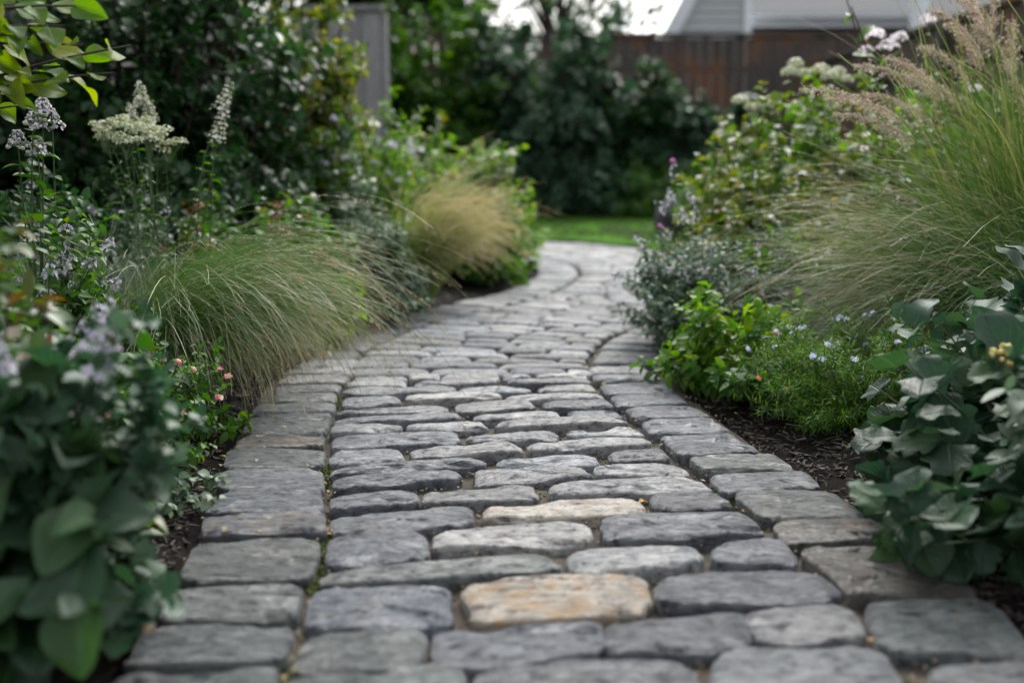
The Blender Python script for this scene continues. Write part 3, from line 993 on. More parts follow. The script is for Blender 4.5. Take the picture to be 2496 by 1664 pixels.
def stemmed(name, label, cat, base, tips, leaves, mat, stem_mat, lsize, per=10, group=None, flower=None, r=0.003, start=0.25, seed=0,
            bow=0.08, extra=None, droop=-0.1, lean=0.45):
    """a plant whose individual stems end at the given points"""
    global RNG
    RNG = np.random.default_rng(5000 + seed)
    root = empty(name, (base[0], base[1], 0), label, cat, group)
    tips = np.array(tips, float); n = len(tips)
    p0 = np.array([[base[0], base[1], 0.0]]) + RNG.normal(0, 0.025, (n, 3)) * [1, 1, 0]
    p1 = p0 * 0.5 + tips * 0.5; p1[:, 2] = tips[:, 2] * 0.62
    p1[:, :2] = p0[:, :2] * 0.7 + tips[:, :2] * 0.3 + RNG.normal(0, bow * 0.3, (n, 2))
    ln = bez(p0, p1, tips, 14)
    sm = MB(root.location); tubes(sm, ln, r, r * 0.5, 5)
    fm = MB(root.location)
    K = 14
    t = start + (1 - start) * (np.arange(per) + 0.5 * RNG.random((n, per))) / per
    idx = np.clip(t, 0, 0.999) * (K - 1); i0 = idx.astype(int); fr = (idx - i0)[..., None]
    A = np.take_along_axis(ln, i0[..., None], 1); B_ = np.take_along_axis(ln, (i0 + 1)[..., None], 1)
    P = A * (1 - fr) + B_ * fr; T = nrmz(B_ - A)
    az = (np.arange(per) % 2) * np.pi + (np.arange(per) // 2) * 1.57 + RNG.random((n, 1)) * 6.28
    s = nrmz(np.cross(T, np.array([0.2, 0.1, 1.0]))); u = np.cross(s, T)
    out = np.cos(az)[..., None] * s + np.sin(az)[..., None] * u
    d = nrmz(out + T * lean + np.array([0, 0, droop]) + RNG.normal(0, 0.15, out.shape))
    nz = nrmz(np.array([0, 0, 1.0]) + RNG.normal(0, 0.25, d.shape) + T * 0.5)
    place(fm, leaves, P.reshape(-1, 3), d.reshape(-1, 3), nz.reshape(-1, 3), (lsize * RNG.uniform(0.6, 1.15, (n, per)) * (1.15 - 0.55 * t)).ravel())
    ax = nrmz(ln[:, -1] - ln[:, -3])
    fm.build('foliage', mat, root); sm.build('stems', stem_mat, root)
    if flower: flower(ln, ax, root)
    return root


def whorl_fn(length, rad, n, size, tm=None, rnd=(0, 1)):
    return lambda mb, t, a: spike(mb, t, a, length, rad, n, size, tm, rnd)


def ball_fn(rad, n, size, flat=0.7, tm=None, rnd=(0, 1), jit=0.0):
    def f(mb, t, a):
        ball(mb, t, rad * RNG.uniform(0.7, 1.2, len(t)), n, size, tm, flat, True, rnd)
    return f


def bud_fn(n, rad, size, rnd=(0, 1)):
    return lambda mb, t, a: ball(mb, t, rad, n, size, BLOB, 1.0, True, rnd)


def grass(name, label, base, n, L_, R, az, azsd, th0, th1, w, mat, seed, K=12, pw=1.4, awn=None, group=None, cat='ornamental grass', dark=0.25, **kw):
    global RNG
    RNG = np.random.default_rng(9000 + seed)
    root = empty(name, (base[0], base[1], 0), label, cat, group)
    ln = blades(base, n, L_, R, az, azsd, th0, th1, K, pw, **kw)
    m = MB(root.location)
    ribbons(m, ln, w, w * 0.25, RNG.random(n))
    m.build('blades', mat, root)
    if awn:
        k, frac, per, length, aw, sd, smat = awn
        sel = ln[:k]
        a = MB(root.location)
        awns(a, sel, frac, per, length, aw, (0, 1), 0.22, sd)
        a.build('seed_heads', smat, root)
    return root


PI = math.pi
# ---------------- left bed, foreground (out of focus)
bush('broad_leaved_plant', 'large grey-green heart-shaped leaves blurred close to the camera, bottom left corner', 'plant', (-0.68, 1.24), 0.25, 0.35, 26,
     T_HEART, M_LEAF_BIG, M_STEM, 0.108, per=4, twigs=2, seed=1, start=0.4, stem_r=0.003, tmin=0.7)
bush('broad_leaved_plant', 'low clump of narrow drooping pointed leaves over dark soil beside the nearest left kerb stones', 'plant', (-0.72, 1.30), 0.20, 0.13, 12,
     T_BIG, M_LEAF_BIG, M_STEM, 0.085, per=4, twigs=1, seed=2, start=0.5, stem_r=0.0025, tmin=0.7)
bush('catmint', 'blurred grey-leaved catmint with pale lavender tufts above the large heart-shaped leaves', 'plant', (-0.66, 1.32), 0.27, 0.56, 60,
     T_RND, M_LEAF_BLUE, M_STEM, 0.045, per=8, twigs=3, seed=3, start=0.3, flower=heads('flowers', M_LAV, whorl_fn(0.05, 0.026, 34, 0.013), 4))
bush('autumn_shrub', 'blurred shrub with green, brown and orange turning leaves at the left edge', 'shrub', (-0.70, 1.38), 0.19, 0.68, 34,
     T_OVW, M_LEAF_AUTUMN, M_STEM_RED, 0.055, per=6, twigs=3, seed=4, start=0.45)
bush('leafy_plant', 'bright green blurred plant with ovate leaves standing behind the turning shrub on the left', 'plant', (-0.98, 1.62), 0.42, 0.46, 44,
     T_OVW, M_LEAF_MID, M_STEM, 0.055, per=7, twigs=3, seed=5, start=0.25)
# ---------------- left bed, in focus
bush('coral_flowered_shrub', 'low shrub with glossy small leaves and scattered coral and crimson flowers by the left kerb', 'shrub', (-0.80, 2.12), 0.27, 0.26, 90,
     T_SM, M_LEAF_MID, M_STEM, 0.026, per=9, twigs=4, seed=6, start=0.2,
     flower=both(heads('blossoms', M_CORAL, ball_fn(0.007, 8, 0.0095, 0.7), 2), heads('buds', M_WHITE, ball_fn(0.006, 5, 0.008), 3, False)))
bush('silver_leaved_plant', 'small variegated silver-white plant tucked under the coral-flowered shrub', 'plant', (-0.74, 1.86), 0.20, 0.17, 40,
     T_RND, M_LEAF_SILVER, M_STEM, 0.026, per=8, twigs=3, seed=7)
b = P_(395, 1070, 1.93)
stemmed('bowing_leaf_plant', 'young plant whose single long glossy leaf bows over the left kerb stones', 'plant', (-0.68, 1.90),
        [P_(440, 1055, 1.96), P_(330, 1000, 1.98)], T_BIG, M_LEAF_BIG, M_STEM, 0.085, per=3, seed=8, start=0.55, lean=1.2, droop=-0.35)
bush('leafy_sprout', 'small bright sprout with pointed leaves at the foot of the drooping grass', 'plant', (-0.645, 2.36), 0.07, 0.07, 8,
     T_OV, M_LEAF_BRIGHT, M_STEM, 0.040, per=4, twigs=1, seed=9)
# main drooping grass
grass('feather_grass', 'large drooping feather grass tussock spilling right over the left kerb stones', (-0.93, 2.74), 2600, 0.56, 0.13, 0.0, 0.6,
      (-0.05, 0.5), (1.7, 3.0), 0.0021, M_GRASS, 1, awn=(80, 0.76, 26, 0.016, 0.0006, 0.0034, M_SEED), group='feather grass tussocks', K=14, lsd=0.27)
grass('feather_grass', 'sheaf of long arching blades reaching out from the back of the drooping tussock', (-0.90, 2.78), 170, 0.78, 0.10, -0.25, 0.4,
      (0.1, 0.6), (2.0, 3.0), 0.0024, M_GRASS, 2, awn=(22, 0.78, 22, 0.018, 0.0006, 0.0036, M_SEED), group='feather grass tussocks', K=16)
grass('blue_fescue', 'upright blue-grey fescue clump left of the drooping tussock', (-1.06, 2.55), 700, 0.40, 0.10, 1.0, 2.6,
      (0.0, 0.3), (0.3, 1.5), 0.0022, M_GRASS_GREY, 3)
grass('blue_fescue', 'shorter grey fescue clump under the white yarrow stems', (-0.95, 2.98), 500, 0.38, 0.09, 1.0, 2.6,
      (0.0, 0.35), (0.3, 1.6), 0.0020, M_GRASS_GREY, 4)


def yarrow(ln, ax, root):
    mb = MB(root.location)
    for tip in ln[:, -1]:
        # each stalk ends in a flat plate of tiny florets
        k = 9
        cc = tip + np.column_stack([RNG.normal(0, 0.017, k), RNG.normal(0, 0.017, k), RNG.normal(0.0, 0.008, k)])
        ball(mb, cc, 0.015, 34, 0.0068, FLORET, 0.9)
        rays_ = bez(np.repeat((tip - [0, 0, 0.05])[None], k, 0), (cc + tip - [0, 0, 0.04]) / 2, cc, 4)
        tubes(mb, rays_, 0.0009, 0.0007, 3, 0.0)
    mb.build('flower_head', M_CREAM, root)


ytips = [P_(235, 300, 2.82), P_(270, 285, 2.85), P_(300, 298, 2.8), P_(335, 292, 2.86), P_(365, 305, 2.82), P_(290, 322, 2.76), P_(385, 330, 2.8), P_(250, 318, 2.9), P_(345, 318, 2.78)]
stemmed('yarrow', 'tall yarrow with one wide flat cream-green flower head', 'flower', (-0.93, 2.86), ytips, T_NEEDLE, M_LEAF_MID, M_STEM, 0.05, per=16, seed=10,
        flower=yarrow, r=0.0018, start=0.2)
stemmed('sage', 'pale green sage spike rising behind the yarrow head', 'flower', (-0.98, 3.02), [P_(320, 190, 2.98), P_(345, 232, 3.0), P_(298, 240, 3.0)],
        T_OV, M_LEAF_MID, M_STEM, 0.035, per=12, seed=11, flower=heads('flower_spike', M_SAGE, whorl_fn(0.06, 0.022, 90, 0.0105)), start=0.3)
stemmed('sage', 'tall pale sage spike right of the yarrow, topped with a narrow plume of buds', 'flower', (-0.88, 2.95), [P_(530, 190, 2.95), P_(512, 252, 2.95), P_(488, 310, 2.97), P_(470, 345, 2.92)],
        T_OV, M_LEAF_MID, M_STEM, 0.045, per=12, seed=12, flower=heads('flower_spike', M_SAGE, whorl_fn(0.085, 0.022, 120, 0.0105), 2), start=0.3)
stemmed('bee_balm', 'lavender flower cluster standing against the dark fence at the far left', 'flower', (-1.05, 2.40),
        [P_(98, 225, 2.35), P_(80, 255, 2.33), P_(118, 255, 2.36), P_(85, 320, 2.35), P_(40, 300, 2.3), P_(140, 590, 2.3)],
        T_OV, M_LEAF_MID, M_STEM, 0.06, per=9, seed=13, flower=both(heads('flowers', M_LAV, whorl_fn(0.036, 0.021, 34, 0.0105)), heads('calyces', M_SAGE, whorl_fn(0.036, 0.017, 34, 0.0085, BLOB))), start=0.25)
bush('bee_balm', 'leafy lavender-flowered perennial filling the bed under the lavender cluster', 'plant', (-1.10, 2.38), 0.36, 0.56, 80,
     T_OV, M_LEAF_MID, M_STEM, 0.045, per=9, twigs=3, seed=14, flower=heads('flowers', M_LAV, whorl_fn(0.03, 0.016, 30, 0.010), 3))
bush('rusty_shrub', 'small-leaved shrub with rust-brown seed heads between the sage and the golden grass', 'shrub', (-0.86, 3.35), 0.34, 0.53, 75,
     T_SM, M_LEAF_AUTUMN, M_STEM_RED, 0.036, per=8, twigs=4, seed=15, flower=heads('seed_heads', M_RUST, bud_fn(20, 0.014, 0.010), 3))
bush('green_shrub', 'mid green bushy filler shrub behind the rusty seed heads on the left', 'shrub', (-1.35, 3.40), 0.50, 0.66, 80,
     T_OV, M_LEAF_DARK, M_STEM, 0.045, per=9, twigs=4, seed=16, flower=heads('flowers', M_LAV, whorl_fn(0.03, 0.015, 16, 0.010), 6))
bush('leafy_plant', 'clump of fresh green rounded leaves where the left kerb stones meet the dark soil gap', 'plant', (-0.66, 3.55), 0.20, 0.26, 34,
     T_RND, M_LEAF_BRIGHT, M_STEM, 0.045, per=6, twigs=2, seed=17)

# young tree whose branches enter from the left
def young_tree():
    global RNG
    RNG = np.random.default_rng(77)
    root = empty('young_tree', (-1.30, 1.95, 0), 'young tree at the left edge with yellow-green pointed leaves hanging into view', 'tree')
    tr = MB(root.location)
    tl = bez(np.array([[-1.30, 1.95, -0.02]]), np.array([[-1.27, 1.96, 0.6]]), np.array([[-1.22, 1.98, 1.35]]), 12)
    tubes(tr, tl, 0.022, 0.010, 8)
    tr.build('trunk', M_WOOD, root)
    bm, fm = MB(root.location), MB(root.location)
    tips = [(300, 105, 2.0), (262, 168, 2.0), (190, 105, 1.98), (150, 60, 1.95), (215, 15, 1.95), (120, 165, 2.05), (60, 195, 2.0), (70, 90, 1.92), (20, 140, 2.0), (110, -30, 1.9), (10, 30, 1.9), (60, 240, 2.1)]
    L0 = []
    for (px, py, Y) in tips:
        e = P_(px, py, Y)
        s = np.array([-1.27, 1.96, max(0.55, e[2] - RNG.uniform(0.0, 0.25))])
        m = (s + e) / 2 + [0, 0, 0.05]
        L0.append(bez(s[None], m[None], e[None], 12)[0])
    L0 = np.array(L0)
    tubes(bm, L0, 0.005, 0.0018, 5)
    per = 9
    t = 0.35 + 0.65 * (np.arange(per) + 0.4 * RNG.random((len(L0), per))) / per
    idx = np.clip(t, 0, 0.999) * 11; i0 = idx.astype(int); fr = (idx - i0)[..., None]
    A = np.take_along_axis(L0, i0[..., None], 1); B_ = np.take_along_axis(L0, (i0 + 1)[..., None], 1)
    P = A * (1 - fr) + B_ * fr; T = nrmz(B_ - A)
    sd_ = np.where(np.arange(per) % 2 == 0, 1, -1)[None, :, None]
    out = nrmz(np.cross(T, [0, 0, 1.0])) * sd_
    d = nrmz(out * 0.9 + T * 0.8 + [0, 0, -0.25] + RNG.normal(0, 0.2, T.shape))
    nz = nrmz(np.array([0, -0.5, 0.8]) + RNG.normal(0, 0.35, T.shape))
    place(fm, T_BIG, P.reshape(-1, 3), d.reshape(-1, 3), nz.reshape(-1, 3), (0.072 * RNG.uniform(0.6, 1.2, (len(L0), per))).ravel())
    bm.build('branches', M_WOOD, root); fm.build('leaves', M_LEAF_TWIG, root)


young_tree()

# big dark shrub behind, its yellower neighbour
bush('dark_evergreen_shrub', 'tall dark evergreen shrub with oval leaves filling the upper left', 'shrub', (-1.62, 4.85), 0.98, 2.2, 190,
     T_OVW, M_LEAF_DARK, M_WOOD, 0.082, per=12, twigs=7, seed=20, start=0.15, stem_r=0.008, twig=0.30, tmin=0.5, spread=0.3)
bush('yellow_edged_shrub', 'upright shrub with yellow-green leaves at the right edge of the tall dark evergreen', 'shrub', (-1.02, 5.35), 0.40, 1.85, 110,
     T_OVW, M_LEAF_YEL, M_WOOD, 0.072, per=10, twigs=5, seed=21, start=0.2, stem_r=0.006, twig=0.45)
bush('dark_evergreen_shrub', 'lower dark shrub between the tall evergreen and the sage spikes', 'shrub', (-1.35, 4.25), 0.60, 0.80, 80,
     T_OVW, M_LEAF_DARK, M_WOOD, 0.060, per=10, twigs=4, seed=22, start=0.15, stem_r=0.005)
# mid-distance left
bush('aster', 'loose lavender aster bush beside the yellow-edged shrub', 'plant', (-0.78, 5.2), 0.45, 1.02, 110,
     T_OV, M_LEAF_BRIGHT, M_STEM, 0.055, per=8, twigs=4, seed=23, flower=both(heads('flowers', M_LAV, ball_fn(0.018, 12, 0.020, 0.8), 2), heads('pale_flowers', M_PINK, ball_fn(0.012, 8, 0.016), 4, False)))
bush('autumn_shrub', 'tall shrub with red-brown turning leaves behind the lavender asters', 'shrub', (-1.15, 6.9), 0.45, 1.25, 60,
     T_OV, M_LEAF_AUTUMN, M_STEM_RED, 0.06, per=8, twigs=4, seed=24, flower=heads('seed_heads', M_RUST, whorl_fn(0.20, 0.035, 110, 0.022, BLOB), 12))
bush('silver_leaved_plant', 'silver-grey artemisia mound between the drooping tussock and the golden grass', 'plant', (-0.60, 4.08), 0.28, 0.42, 170,
     T_SM, M_LEAF_SILVER, M_STEM, 0.034, per=10, twigs=4, seed=25)
bush('silver_leaved_plant', 'taller grey-leaved clump with pale tufts behind the silver mound', 'plant', (-0.80, 4.60), 0.34, 0.70, 110,
     T_SM, M_LEAF_SILVER, M_STEM, 0.040, per=9, twigs=4, seed=26, flower=heads('flowers', M_WHITE, ball_fn(0.012, 10, 0.012), 4))
grass('golden_feather_grass', 'blurred golden feather grass fountain at the left bend of the path', (-0.44, 4.60), 1400, 0.56, 0.10, 0.0, 0.6,
      (-0.10, 0.55), (1.0, 2.6), 0.0036, M_GRASS_GOLD, 5, awn=(120, 0.65, 24, 0.03, 0.0012, None, M_SEED), K=14, pw=2.0)
bush('leafy_perennial', 'broad mound of fresh green leaves and pale tufts at the inside of the bend', 'plant', (-0.28, 6.05), 0.46, 0.80, 130,
     T_OVW, M_LEAF_BRIGHT, M_STEM, 0.058, per=8, twigs=4, seed=27, flower=both(heads('flowers', M_WHITE, ball_fn(0.018, 10, 0.018), 5), heads('tufts', M_YELLOW, ball_fn(0.018, 9, 0.018), 6, False)))
bush('leafy_perennial', 'dark-footed green plant leaning on the path at the inside of the bend', 'plant', (-0.16, 5.45), 0.30, 0.52, 80,
     T_OVW, M_LEAF_BRIGHT, M_STEM, 0.055, per=8, twigs=3, seed=28)
bush('leafy_perennial', 'pale green leafy clump behind the golden grass, topped with whitish spires', 'plant', (-0.80, 6.75), 0.50, 0.95, 100,
     T_OVW, M_LEAF_MID, M_STEM, 0.060, per=8, twigs=4, seed=29, flower=heads('flower_spike', M_PINK, whorl_fn(0.17, 0.03, 60, 0.02), 9))
bush('leafy_perennial', 'light green plant rising at the far inside corner of the bend', 'plant', (-0.36, 6.65), 0.28, 0.86, 70,
     T_OVW, M_LEAF_YEL, M_STEM, 0.055, per=8, twigs=3, seed=30)

# ---------------- right bed, foreground
bush('lobed_leaf_plant', 'big dark plant with broad crinkled grey-green lobed leaves at the right foreground', 'plant', (0.95, 1.76), 0.48, 0.37, 50,
     T_LOBE, M_LEAF_LOBED, M_STEM, 0.112, per=4, twigs=1, seed=40, start=0.45, stem_r=0.0032, tmin=0.5, updir=0.2)
bush('lobed_leaf_plant', 'second crinkled-leaf clump behind the big one, its leaves paler and smaller', 'plant', (1.18, 2.15), 0.40, 0.40, 40,
     T_LOBS, M_LEAF_BLUE, M_STEM, 0.085, per=5, twigs=2, seed=41, start=0.4, stem_r=0.003)
bush('yellow_bud_plant', 'blurred plant with orange-yellow buds and silvery leaves at the right edge', 'plant', (0.86, 1.52), 0.24, 0.47, 12,
     T_OV, M_LEAF_SILVER, M_STEM, 0.060, per=6, twigs=2, seed=42, start=0.5, flower=heads('buds', M_YELLOW, bud_fn(16, 0.016, 0.012), 2))
bush('ferny_perennial', 'bright ferny plant dotted with tiny pale blue flowers above the bare soil', 'plant', (0.80, 2.52), 0.27, 0.27, 150,
     T_NEEDLE, M_LEAF_BRIGHT, M_STEM, 0.030, per=20, twigs=5, seed=43, start=0.1, flower=both(heads('flowers', M_BLUEF, ball_fn(0.008, 5, 0.010), 3), heads('orange_blossoms', M_ORANGE, ball_fn(0.006, 6, 0.009), 12, False)))
bush('ferny_perennial', 'darker ferny clump between the crinkled leaves and the feather grass', 'plant', (1.10, 2.62), 0.28, 0.30, 100,
     T_NEEDLE, M_LEAF_MID, M_STEM, 0.032, per=18, twigs=4, seed=44, start=0.1, flower=heads('flowers', M_BLUEF, ball_fn(0.008, 5, 0.010), 6))
bush('strawberry_plant', 'bright green serrated leaves spilling over the right kerb stones', 'plant', (0.63, 2.94), 0.26, 0.25, 85,
     T_SER, M_LEAF_BRIGHT, M_STEM, 0.052, per=5, twigs=2, seed=45, start=0.35, stem_r=0.002)
bush('strawberry_plant', 'low fringe of fresh green serrated leaves nearest the bare soil on the right', 'plant', (0.62, 2.66), 0.15, 0.12, 30,
     T_SER, M_LEAF_MID, M_STEM, 0.045, per=4, twigs=2, seed=46, start=0.35, stem_r=0.002)
bush('catmint', 'spreading grey-green catmint mound leaning over the right side of the path', 'plant', (0.73, 3.52), 0.40, 0.40, 200,
     T_OV, M_LEAF_SILVER, M_STEM, 0.034, per=12, twigs=4, seed=47, start=0.15, flower=both(heads('flowers', M_LAV, whorl_fn(0.05, 0.010, 22, 0.008), 5), heads('pale_flowers', M_WHITE, whorl_fn(0.03, 0.008, 12, 0.006), 4, False)))
stemmed('hyssop', 'slender lavender hyssop stems standing above the catmint mound', 'flower', (0.70, 3.75),
        [P_(1545, 370, 3.7), P_(1535, 430, 3.7), P_(1575, 435, 3.75), P_(1505, 460, 3.65), P_(1600, 470, 3.7), P_(1560, 480, 3.65), P_(1455, 545, 3.5), P_(1405, 630, 3.4), P_(1480, 610, 3.5), P_(1515, 520, 3.6)],
        T_OV, M_LEAF_MID, M_STEM, 0.036, per=12, seed=48, flower=both(heads('flowers', M_LAV, whorl_fn(0.06, 0.014, 26, 0.010)), heads('magenta_blossom', M_MAGENTA, ball_fn(0.008, 6, 0.011), 9, False)), start=0.25)
# feather grasses of the right bed
grass('feather_grass', 'wide feather grass fountain arching left above the ferny plants', (1.46, 2.90), 2300, 0.72, 0.18, PI, 0.45,
      (0.05, 0.8), (1.2, 2.4), 0.0027, M_GRASS, 6, awn=(60, 0.75, 26, 0.018, 0.0006, 0.0034, M_SEED), group='feather grass tussocks', K=14)
grass('feather_grass', 'small low feather grass tuft under the wide fountain on the right', (1.08, 2.92), 900, 0.40, 0.12, PI, 0.9,
      (0.1, 0.8), (1.2, 2.5), 0.0016, M_GRASS_GREY, 7, group='feather grass tussocks')
grass('reed_grass', 'upright thick green reed grass at the right edge of the picture', (1.58, 3.02), 700, 0.86, 0.20, PI, 0.8,
      (0.0, 0.5), (0.2, 1.2), 0.0062, M_GRASS_GREEN, 8, cat='ornamental grass', pw=1.8)


def plumed():
    global RNG
    RNG = np.random.default_rng(321)
    root = empty('plume_grass', (1.50, 3.12, 0), 'tall plume grass with buff and pinkish feathery plumes leaning left', 'ornamental grass')
    tips = [(1850, 205, 3.0), (1925, 262, 2.95), (1975, 150, 3.05), (2040, 135, 3.1), (1905, 225, 3.2), (2145, 25, 3.1), (2195, -10, 3.0), (2235, 5, 3.15), (2280, -60, 3.1),
            (2250, 70, 3.0), (2320, 60, 3.1), (1985, 215, 3.0), (2090, 175, 3.2), (2330, 190, 3.05), (2180, 60, 3.3), (2120, 110, 3.2)]
    e = np.array([P_(*t) for t in tips]); n = len(e)
    p0 = np.array([1.50, 3.12, 0.0]) + RNG.normal(0, 0.05, (n, 3)) * [1, 1, 0]
    side = (e[:, 0] - 1.5)
    p1 = np.column_stack([p0[:, 0] + side * 0.25, (p0[:, 1] + e[:, 1]) / 2, e[:, 2] * 0.9 + 0.10 * abs(side)])
    ln = bez(p0, p1, e, 26)
    m = MB(root.location); tubes(m, ln, 0.0022, 0.0008, 4, RNG.random(n)); m.build('stems', M_GRASS_GREEN, root)
    a = MB(root.location)
    awns(a, ln, 0.68, 300, 0.046, 0.0010, (0, 1), 0.40, 0.0050)
    a.build('plumes', M_PLUME, root)


plumed()
# right bed, behind
bush('yellow_green_shrub', 'yellow-green shrub with cream flower knobs and a few orange leaves above the path bend', 'shrub', (1.12, 4.35), 0.52, 0.90, 140,
     T_RND, M_LEAF_YEL, M_STEM, 0.052, per=8, twigs=4, seed=50, flower=both(heads('flowers', M_CREAM, ball_fn(0.022, 24, 0.017, 0.8), 2), heads('orange_buds', M_RUST, bud_fn(8, 0.010, 0.011), 5, False)))
bush('yellow_green_shrub', 'smaller shrub with golden and green leaves nearer the path, beside the hyssop', 'shrub', (0.98, 4.02), 0.36, 0.60, 90,
     T_OVW, M_LEAF_YEL, M_STEM, 0.045, per=8, twigs=3, seed=51, flower=heads('flowers', M_YELLOW, ball_fn(0.010, 8, 0.012), 4))
stemmed('white_hydrangea', 'greenish-white rounded flower heads on tall stems against the brown fence', 'flower', (1.20, 4.15),
        [P_(1828, 150, 4.15), P_(1812, 170, 4.1), P_(1845, 172, 4.2), P_(1885, 165, 4.2), P_(1905, 180, 4.15), P_(1945, 185, 4.2), P_(1925, 168, 4.3), P_(1700, 235, 4.2), P_(1735, 250, 4.2), P_(1775, 235, 4.3)],
        T_OVW, M_LEAF_MID, M_STEM, 0.06, per=10, seed=52, flower=heads('flower_heads', M_CREAM, ball_fn(0.030, 60, 0.016, 0.8, rnd=(0.4, 1))), start=0.3)
stemmed('phlox', 'pale pink phlox heads near the white pole', 'flower', (1.55, 3.85), [P_(2010, 85, 3.8), P_(2040, 110, 3.8), P_(1990, 120, 3.85), P_(2065, 90, 3.9), P_(2130, 50, 3.9), P_(2240, 210, 3.4)],
        T_OV, M_LEAF_MID, M_STEM, 0.07, per=12, seed=53, flower=heads('flower_heads', M_PINK, ball_fn(0.028, 40, 0.015, 0.8)), start=0.3)
stemmed('honeysuckle', 'single dark stem with paired oval green leaves rising above the fence line', 'shrub', (1.38, 3.7), [P_(1935, -30, 3.5), P_(1955, 15, 3.5), P_(2000, 120, 3.6)],
        T_OVW, M_LEAF_MID, M_STEM_RED, 0.085, per=11, seed=54, start=0.35, r=0.004)
bush('green_shrub', 'dense green shrub behind the plume grass at the right edge', 'shrub', (2.05, 4.3), 0.62, 1.05, 110,
     T_OVW, M_LEAF_MID, M_STEM, 0.062, per=9, twigs=4, seed=55, flower=heads('flowers', M_YELLOW, ball_fn(0.012, 8, 0.014), 6))
bush('green_shrub', 'leafy shrub filling the bed behind the feather grass fountain', 'shrub', (1.55, 3.95), 0.45, 0.80, 90,
     T_OVW, M_LEAF_MID, M_STEM, 0.055, per=9, twigs=4, seed=56, flower=heads('flowers', M_PINK, ball_fn(0.012, 8, 0.013), 6))
bush('green_shrub', 'low dark green shrub between the catmint and the reed grass', 'shrub', (1.28, 3.45), 0.40, 0.46, 80,
     T_OV, M_LEAF_DARK, M_STEM, 0.045, per=9, twigs=4, seed=57)
bush('autumn_shrub', 'shrub with yellow and rusty leaves beyond the yellow-green shrubs, out of focus', 'shrub', (1.62, 5.6), 0.60, 0.75, 70,
     T_OVW, M_LEAF_AUTUMN, M_STEM_RED, 0.06, per=8, twigs=4, seed=58)
bush('green_shrub', 'round blurred green shrub beyond the bend, in front of the brown fence', 'shrub', (1.9, 8.2), 0.75, 0.70, 70,
     T_OVW, M_LEAF_MID, M_STEM, 0.08, per=8, twigs=4, seed=59)

bush('leafy_plant', 'green leafy plant with small white flowers left of the feather grass fountain, above the catmint', 'plant', (1.02, 3.45), 0.30, 0.56, 80,
     T_OV, M_LEAF_MID, M_STEM, 0.046, per=8, twigs=4, seed=60, flower=heads('flower', M_WHITE, ball_fn(0.010, 9, 0.012), 4))
bush('leafy_plant', 'fresh green leafy plant under the white flower heads, behind the yellow-green shrub', 'plant', (1.45, 4.6), 0.50, 1.02, 120,
     T_OVW, M_LEAF_BRIGHT, M_STEM, 0.060, per=8, twigs=4, seed=61, flower=heads('flower', M_WHITE, ball_fn(0.016, 12, 0.016), 4))
bush('green_shrub', 'dark green plant filling the gap between the fescue and the dark evergreen on the left', 'shrub', (-1.45, 2.95), 0.42, 0.62, 80,
     T_OVW, M_LEAF_DARK, M_STEM, 0.050, per=9, twigs=4, seed=62)
bush('leafy_plant', 'broad-leaved green plant between the drooping tussock and the silver mound', 'plant', (-0.86, 3.80), 0.34, 0.55, 80,
     T_OVW, M_LEAF_MID, M_STEM, 0.055, per=8, twigs=4, seed=63, flower=heads('flower', M_WHITE, ball_fn(0.010, 9, 0.012), 5))

# ---------------- lawn, boulder, background shrubs
def build_lawn():
    t = NT('mown_lawn')
    vec = t.mapping((1, 1, 1))
    col = t.mix(t.noise(3, 4, 0.6, vec), (0.045, 0.150, 0.012), (0.080, 0.220, 0.020))
    b = t.n('ShaderNodeBsdfPrincipled', Base__Color=col, Roughness=0.9, Normal=t.bump(t.noise(180, 3, 0.6, vec), 0.8, 0.02))
    b.inputs['Specular IOR Level'].default_value = 0.1
    t.l(b.outputs[0], t.out.inputs[0])
    mb = MB()
    edge = np.array([on_path(s, 0.615) for s in np.arange(0, CD[-1], 0.05)])
    edge = edge[edge[:, 1] > 6.0]
    # strip from the outer edge of the path back to the hedge
    V, F = [], []
    xs = np.linspace(-2.6, 3.4, 90)
    for x in xs:
        near = edge[abs(edge[:, 0] - x) < 0.08]
        y0 = near[:, 1].max() if len(near) else (7.0 if x > 1 else 8.7)
        for k in range(15):
            f = k / 14
            y = y0 * (1 - f) + 12.9 * f
            V.append((x, y, 0.012 + 0.01 * noise.noise(Vector((x * 2, y * 2, 0)))))
    for i in range(len(xs) - 1):
        for k in range(14):
            F.append((i * 15 + k, (i + 1) * 15 + k, (i + 1) * 15 + k + 1, i * 15 + k + 1))
    mb.add(V, F)
    o = mb.build('lawn', t.m)
    tag(o, 'mown green lawn beyond the bend', None, None, 'structure')
    global RNG
    RNG = np.random.default_rng(4)
    V = np.array(V)
    sel = V[RNG.integers(0, len(V), 26000)] + RNG.normal(0, 0.14, (26000, 3)) * [1, 1, 0]
    sel[:, 2] = 0.005
    keep = np.array([path_dist(p[0], p[1]) > 0.63 for p in sel])
    sel = sel[keep]
    n = len(sel)
    g = MB()
    e = sel + RNG.normal(0, 0.012, (n, 3)); e[:, 2] = 0.045 * RNG.uniform(0.6, 1.2, n)
    ribbons(g, bez(sel, (sel + e) / 2 + [0, 0, 0.008], e, 3), 0.005, 0.001, RNG.random(n))
    o = g.build('grass', M_LAWN)
    tag(o, 'short grass blades of the lawn', 'grass', None, 'stuff')


build_lawn()


